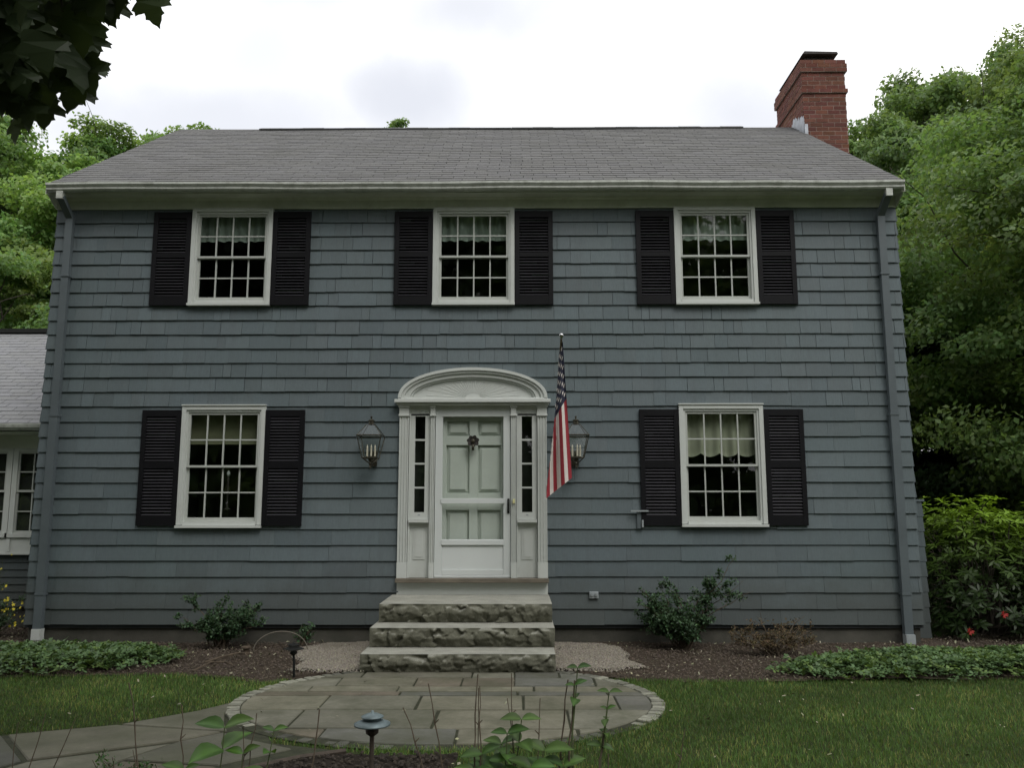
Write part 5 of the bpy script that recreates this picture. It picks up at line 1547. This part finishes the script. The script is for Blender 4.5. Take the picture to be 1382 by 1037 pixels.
# yellow flowers near the wing
br = [(rs.uniform(-.55, .45), rs.uniform(-.25, .25), rs.uniform(.2, .55), 1) for _ in range(22)] + [(-.15, 0, 1.05, .3), (.12, 0, .85, .3), (.05, 0, 1.0, .3)]
yt = shrub('flowering_plant', (-6.15, 0.45, 0), br, 1500, 0.035, M['leaf_yew'], M['greenstem'], 405, 'straggly plant with small yellow flowers at the left edge by the wing', 'plant', spread=0.08)
for k in range(64):
    mb = MB()
    if k < 50: c = Vector((-6.15 + rs.uniform(-.6, .42), 0.45 + rs.uniform(-.28, .2), rs.uniform(.16, .52)))
    else: c = Vector((-6.15 + rs.uniform(-.3, .3), 0.45 + rs.uniform(-.1, .1), rs.uniform(.6, 1.1)))
    n = Vector((rs.uniform(-.5, .5), -1, rs.uniform(0, .8))).normalized(); a = n.cross(Vector((0, 0, 1))).normalized(); b = a.cross(n)
    r = rs.uniform(0.014, 0.026)
    pts = []
    for q in range(10):
        th = q * PI / 5; rr = r if q % 2 == 0 else r * 0.55
        pts.append(c + (a * math.cos(th) + b * math.sin(th)) * rr)
    mb.add([c - n * -0.004] + pts, [(0, 1 + q, 1 + (q + 1) % 10) for q in range(10)])
    mb.build('flower', M['yellow'], yt)

# --- foreground hydrangeas: bare canes and fresh leaves
def big_leaf(mb, p, axis, nrm, L, wr, col):
    a = Vector(axis).normalized(); n = Vector(nrm); n = (n - a * n.dot(a)).normalized(); b = n.cross(a)
    prof = [(0, 0.0), (.12, .55), (.3, .92), (.48, 1.0), (.66, .82), (.82, .5), (.93, .2), (1.0, 0.0)]
    v, f = [], []
    for (t, wv) in prof:
        bend = -0.28 * t * t
        for s in (-1, -0.5, 0, 0.5, 1):
            up_ = 0.16 * abs(s) * wv * wr * 2 + 0.015 * math.sin(t * 30) * abs(s)
            v.append(Vector(p) + a * (t * L) + b * (s * wv * wr * L) + n * ((bend + up_) * L))
    for i in range(len(prof) - 1):
        for k in range(4):
            q = i * 5 + k; f.append((q, q + 1, q + 6, q + 5))
    mb.add(v, f, 0, col)
    n0 = len(mb.c) - len(v)
    for q in range(len(v)):                       # pale midrib, darker blotched margins
        k = q % 5
        m_ = 1.45 if k == 2 else (0.95 if k in (1, 3) else 0.78 + 0.12 * math.sin(q * 2.3 + p[0] * 40))
        mb.c[n0 + q] = (col[0] * m_, col[1] * m_, col[2] * m_)
def hydrangea(loc, label, canes, shoots, seed, leafL=0.150):
    rng = random.Random(seed)
    t = thing('hydrangea_shrub', loc, label, 'shrub', 'half bare hydrangeas in the bed at the bottom')
    mb = MB(); lf = MB(); gs_ = MB()
    L0 = Vector(loc)
    for (bx, by, tx, ty, tz, r) in canes:
        b0 = L0 + Vector((bx, by, 0)); tp_ = L0 + Vector((tx, ty, tz))
        n = 9; pts = []
        bw = rng.uniform(-.03, .03)
        for k in range(n + 1):
            u = k / n
            p = b0.lerp(tp_, u) + Vector((bw * math.sin(PI * u) + rng.uniform(-.007, .007), rng.uniform(-.006, .006), 0)); pts.append(p)
        r *= 0.68; rs_ = [r * (1.05 - 0.5 * k / n) * (1.4 if k in (3, 5, 7, 9) else 1) for k in range(n + 1)]
        mb.tube(pts, rs_, 6)
        for k in (3, 5, 7):
            if rng.random() < .6:
                d = Vector((rng.choice((-1, 1)) * 0.02, rng.uniform(-.01, .01), 0.02)); mb.tube([pts[k], pts[k] + d], [0.004, 0.002], 5)
    for (bx, by, tx, ty, tz, pairs, sc) in shoots:
        b0 = L0 + Vector((bx, by, 0)); tp_ = L0 + Vector((tx, ty, tz))
        pts = [b0.lerp(tp_, k / 6) + Vector((0.012 * math.sin(k * 1.3), 0, 0)) for k in range(7)]
        gs_.tube(pts, [0.005 - 0.0004 * k for k in range(7)], 6)
        for q in range(pairs):
            u = 1 - q * 0.16
            k = min(5, int(u * 6)); p = pts[k].lerp(pts[k + 1], u * 6 - k)
            th = q * PI / 2 + rng.uniform(-.4, .4)
            for s in (0, PI):
                d = Vector((math.cos(th + s), math.sin(th + s) * 0.8 - 0.1, rng.uniform(0.15, 0.75) if q == 0 else rng.uniform(-0.1, 0.5)))
                g = rng.uniform(0.7, 1.35)
                big_leaf(lf, p, d, (rng.uniform(-.3, .3), -0.45, 1), leafL * sc * rng.uniform(0.75, 1.15) * (0.8 if q == 0 else 1), 0.31, (g * rng.uniform(.85, 1.1), g, g * .9))
    mb.build('canes', M['twig'], t)
    if lf.v: lf.build('leaves', M['leaf_hyd'], t, smooth=True); gs_.build('shoots', M['greenstem'], t)
    return t
Yf = -6.2
hydrangea((-0.85, Yf, 0), 'hydrangea at lower left with a few wide bright leaves among bare canes',
          [(-.36, 0, -.50, .02, .83, .006), (-.25, .05, -.25, .05, .72, .006), (.12, 0, .06, .05, .62, .005), (.02, .05, .12, .05, .68, .005), (.30, 0, .43, .05, .70, .007), (-.2, 0, -.42, 0, .33, .004)],
          [(.0, 0, -.035, .02, .62, 2, 1.12), (.08, .03, .06, .02, .50, 1, 0.8), (.18, 0, .20, .04, .60, 2, 0.62), (.10, 0, .2, -.05, .40, 2, 1.0), (-.08, .05, -.22, .02, .42, 2, .8)], 501)
hydrangea((0.42, Yf, 0), 'hydrangea at bottom centre with dense low leaves and tall dark canes',
          [(-.02, 0, -.06, .05, .80, .006), (-.10, 0, -.07, .08, .92 - .06, .006), (-.05, .03, -.05, .1, .80, .0045), (.10, .03, .10, .1, .86, .0045), (.16, 0, .24, .1, .74, .0045), (-.22, 0, -.42, .0, .72, .006), (-.12, 0, -.31, .05, .82, .006), (.13, .05, .08, .1, .74, .004)],
          [(.1, 0, .07, 0, .60, 2, .85), (.12, 0, .14, .02, .66, 2, .8), (.0, 0, -.05, .02, .50, 2, .9), (.16, 0, .25, 0, .52, 2, 1.0), (.05, -.05, .02, -.05, .42, 3, 1.1), (.18, -.05, .2, -.08, .42, 3, 1.1), (-.1, 0, -.12, -.05, .38, 2, 1.0), (.28, 0, .34, 0, .45, 2, .9), (-.02, -.1, .1, -.12, .40, 3, 1.0), (.22, -.1, .32, -.1, .36, 3, 1.0), (-.18, 0, -.25, 0, .36, 2, .9), (.06, -.1, -.08, -.1, .44, 3, 1.0), (.14, -.1, .18, -.12, .48, 2, 1.1), (.3, -.1, .44, -.08, .40, 2, .9), (0, .1, .04, .12, .52, 2, .9), (.1, -.15, .1, -.2, .34, 3, 1.1), (-.05, .05, -.02, .06, .46, 2, 1.0)], 502)
hydrangea((0.80, Yf, 0), 'tall leggy hydrangea right of the centre with leaf tufts on its cane tips',
          [(-.06, 0, .0, .05, .84, .007), (.0, 0, .035, .03, .84, .008), (.05, 0, .17, .05, .60, .007), (.12, .0, .19, .02, .50, .005), (.42, 0, .58, .1, .60, .004), (.02, 0, .03, .1, .55, .004)],
          [(.02, .03, .035, .03, .90, 2, .52), (.03, .03, .02, .02, .82, 1, .5), (.13, .05, .19, .05, .78, 3, .5), (.15, .05, .18, .05, .70, 2, .4)], 503)
# dry twigs in the bottom left corner
t = thing('dry_twigs', (-1.9, -6.1, 0), 'pair of thin dry twigs sticking up in the bottom left corner', 'twigs')
mb = MB()
for (x0, x1, z1, r) in ((-1.95, -1.80, .66, .005), (-1.90, -1.66, .64, .005), (-1.99, -1.93, .62, .004)):
    p0, p1 = Vector((x0, -6.1, 0)), Vector((x1, -6.08, z1))
    mb.tube([p0.lerp(p1, k / 5) + Vector((rs.uniform(-.008, .008), 0, 0)) for k in range(6)], [r * (1 - .12 * k) for k in range(6)], 6)
mb.build('stems', M['twig'], t)
br = [(rs.uniform(-.22, .22), rs.uniform(-.1, .1), rs.uniform(.25, .48), 1) for _ in range(14)]
shrub('feathery_weed', (-1.42, -5.95, 0), br, 900, 0.022, M['leaf_dark'], M['twig'], 511, 'low dark feathery weed near the bottom left corner', 'weed', spread=0.05)

# --- path lights, hoop, stump, branches
def path_light(loc, H, r, label, tilt, square=False):
    t = thing('path_light', loc, label, 'path light', 'low garden path lights')
    x, y, z = loc
    mb = MB(); mb.tube([(x, y, -0.1), (x + tilt * .5, y, H * .5), (x + tilt, y, H - 0.06)], 0.013, 8)
    mb.lathe([(0.014, -0.085), (0.034, -0.07), (0.036, -0.055), (0.03, -0.05), (0.03, -0.02)], (x + tilt, y, H), 12); mb.build('post', M['iron'] if not square else M['black'], t)
    mb = MB()
    n = 4 if square else 28
    mb.lathe([(r * 0.3, -0.03), (r, -0.028), (r, -0.020), (r * .62, -0.004), (r * .55, -0.004)], (x + tilt, y, H), n)
    mb.build('shade', M['verdigris'] if not square else M['black'], t, smooth=not square)
    mb = MB(); mb.lathe([(r * .5, -0.003), (r * .5, 0.012), (r * .62, 0.013), (r * .62, 0.017), (r * .35, 0.029), (0.010, 0.034), (0.007, 0.046), (0.002, 0.048)], (x + tilt, y, H), n)
    mb.build('cap', M['verdigris'] if not square else M['black'], t, smooth=not square)
path_light((-0.235, -5.7, 0), 0.54, 0.098, 'round two tier path light with a bluish cap at the bottom of the picture', 0.0)
path_light((-1.65, -1.93, 0), 0.30, 0.105, 'rusty flat topped path light tilted beside the gravel left of the steps', -0.015, True)
t = thing('garden_hoop', (-2.15, -0.6, 0), 'thin wire hoop arching out of the mulch behind the small path light', 'hoop')
mb = MB(); mb.tube([(-2.16 + 0.30 * math.cos(PI * k / 16), -0.62 + 0.06 * math.cos(PI * k / 16), -0.02 + 0.27 * math.sin(PI * k / 16) ** 0.8) for k in range(17)], 0.0065, 7); mb.build('wire', M['hoop'], t, smooth=True)
t = thing('stump', (-2.52, -0.72, 0), 'small dark stump in the mulch at the left foot of the wire hoop', 'stump')
mb = MB(); mb.lathe([(0.045, -0.03), (0.036, 0.03), (0.034, 0.07), (0.058, 0.085), (0.056, 0.10), (0.03, 0.103)], (-2.52, -0.72, 0), 9); mb.build('wood', M['twig'], t)
def stick(pts, r, label):
    t = thing('fallen_branch', pts[0], label, 'branch', 'fallen branches on the mulch')
    mb = MB(); mb.tube(pts, [r * (1 - .1 * k) for k in range(len(pts))], 6)
    mid = Vector(pts[len(pts) // 2]); mb.tube([mid, mid + Vector((0.10, -0.12, 0.02)), mid + Vector((0.16, -0.2, 0.0))], [r * .7, r * .5, r * .3], 5)
    mb.build('stick', M['twig'], t)
stick([(-2.75, -1.35, .04), (-2.62, -1.15, .07), (-2.5, -1.02, .08), (-2.38, -.95, .06)], .014, 'forked dark branch lying on the mulch right of the left pachysandra')
stick([(-2.72, -1.75, .03), (-2.62, -1.55, .08), (-2.5, -1.48, .07), (-2.4, -1.5, .04)], .010, 'pale curved stick lying near the lawn edge right of the left pachysandra')
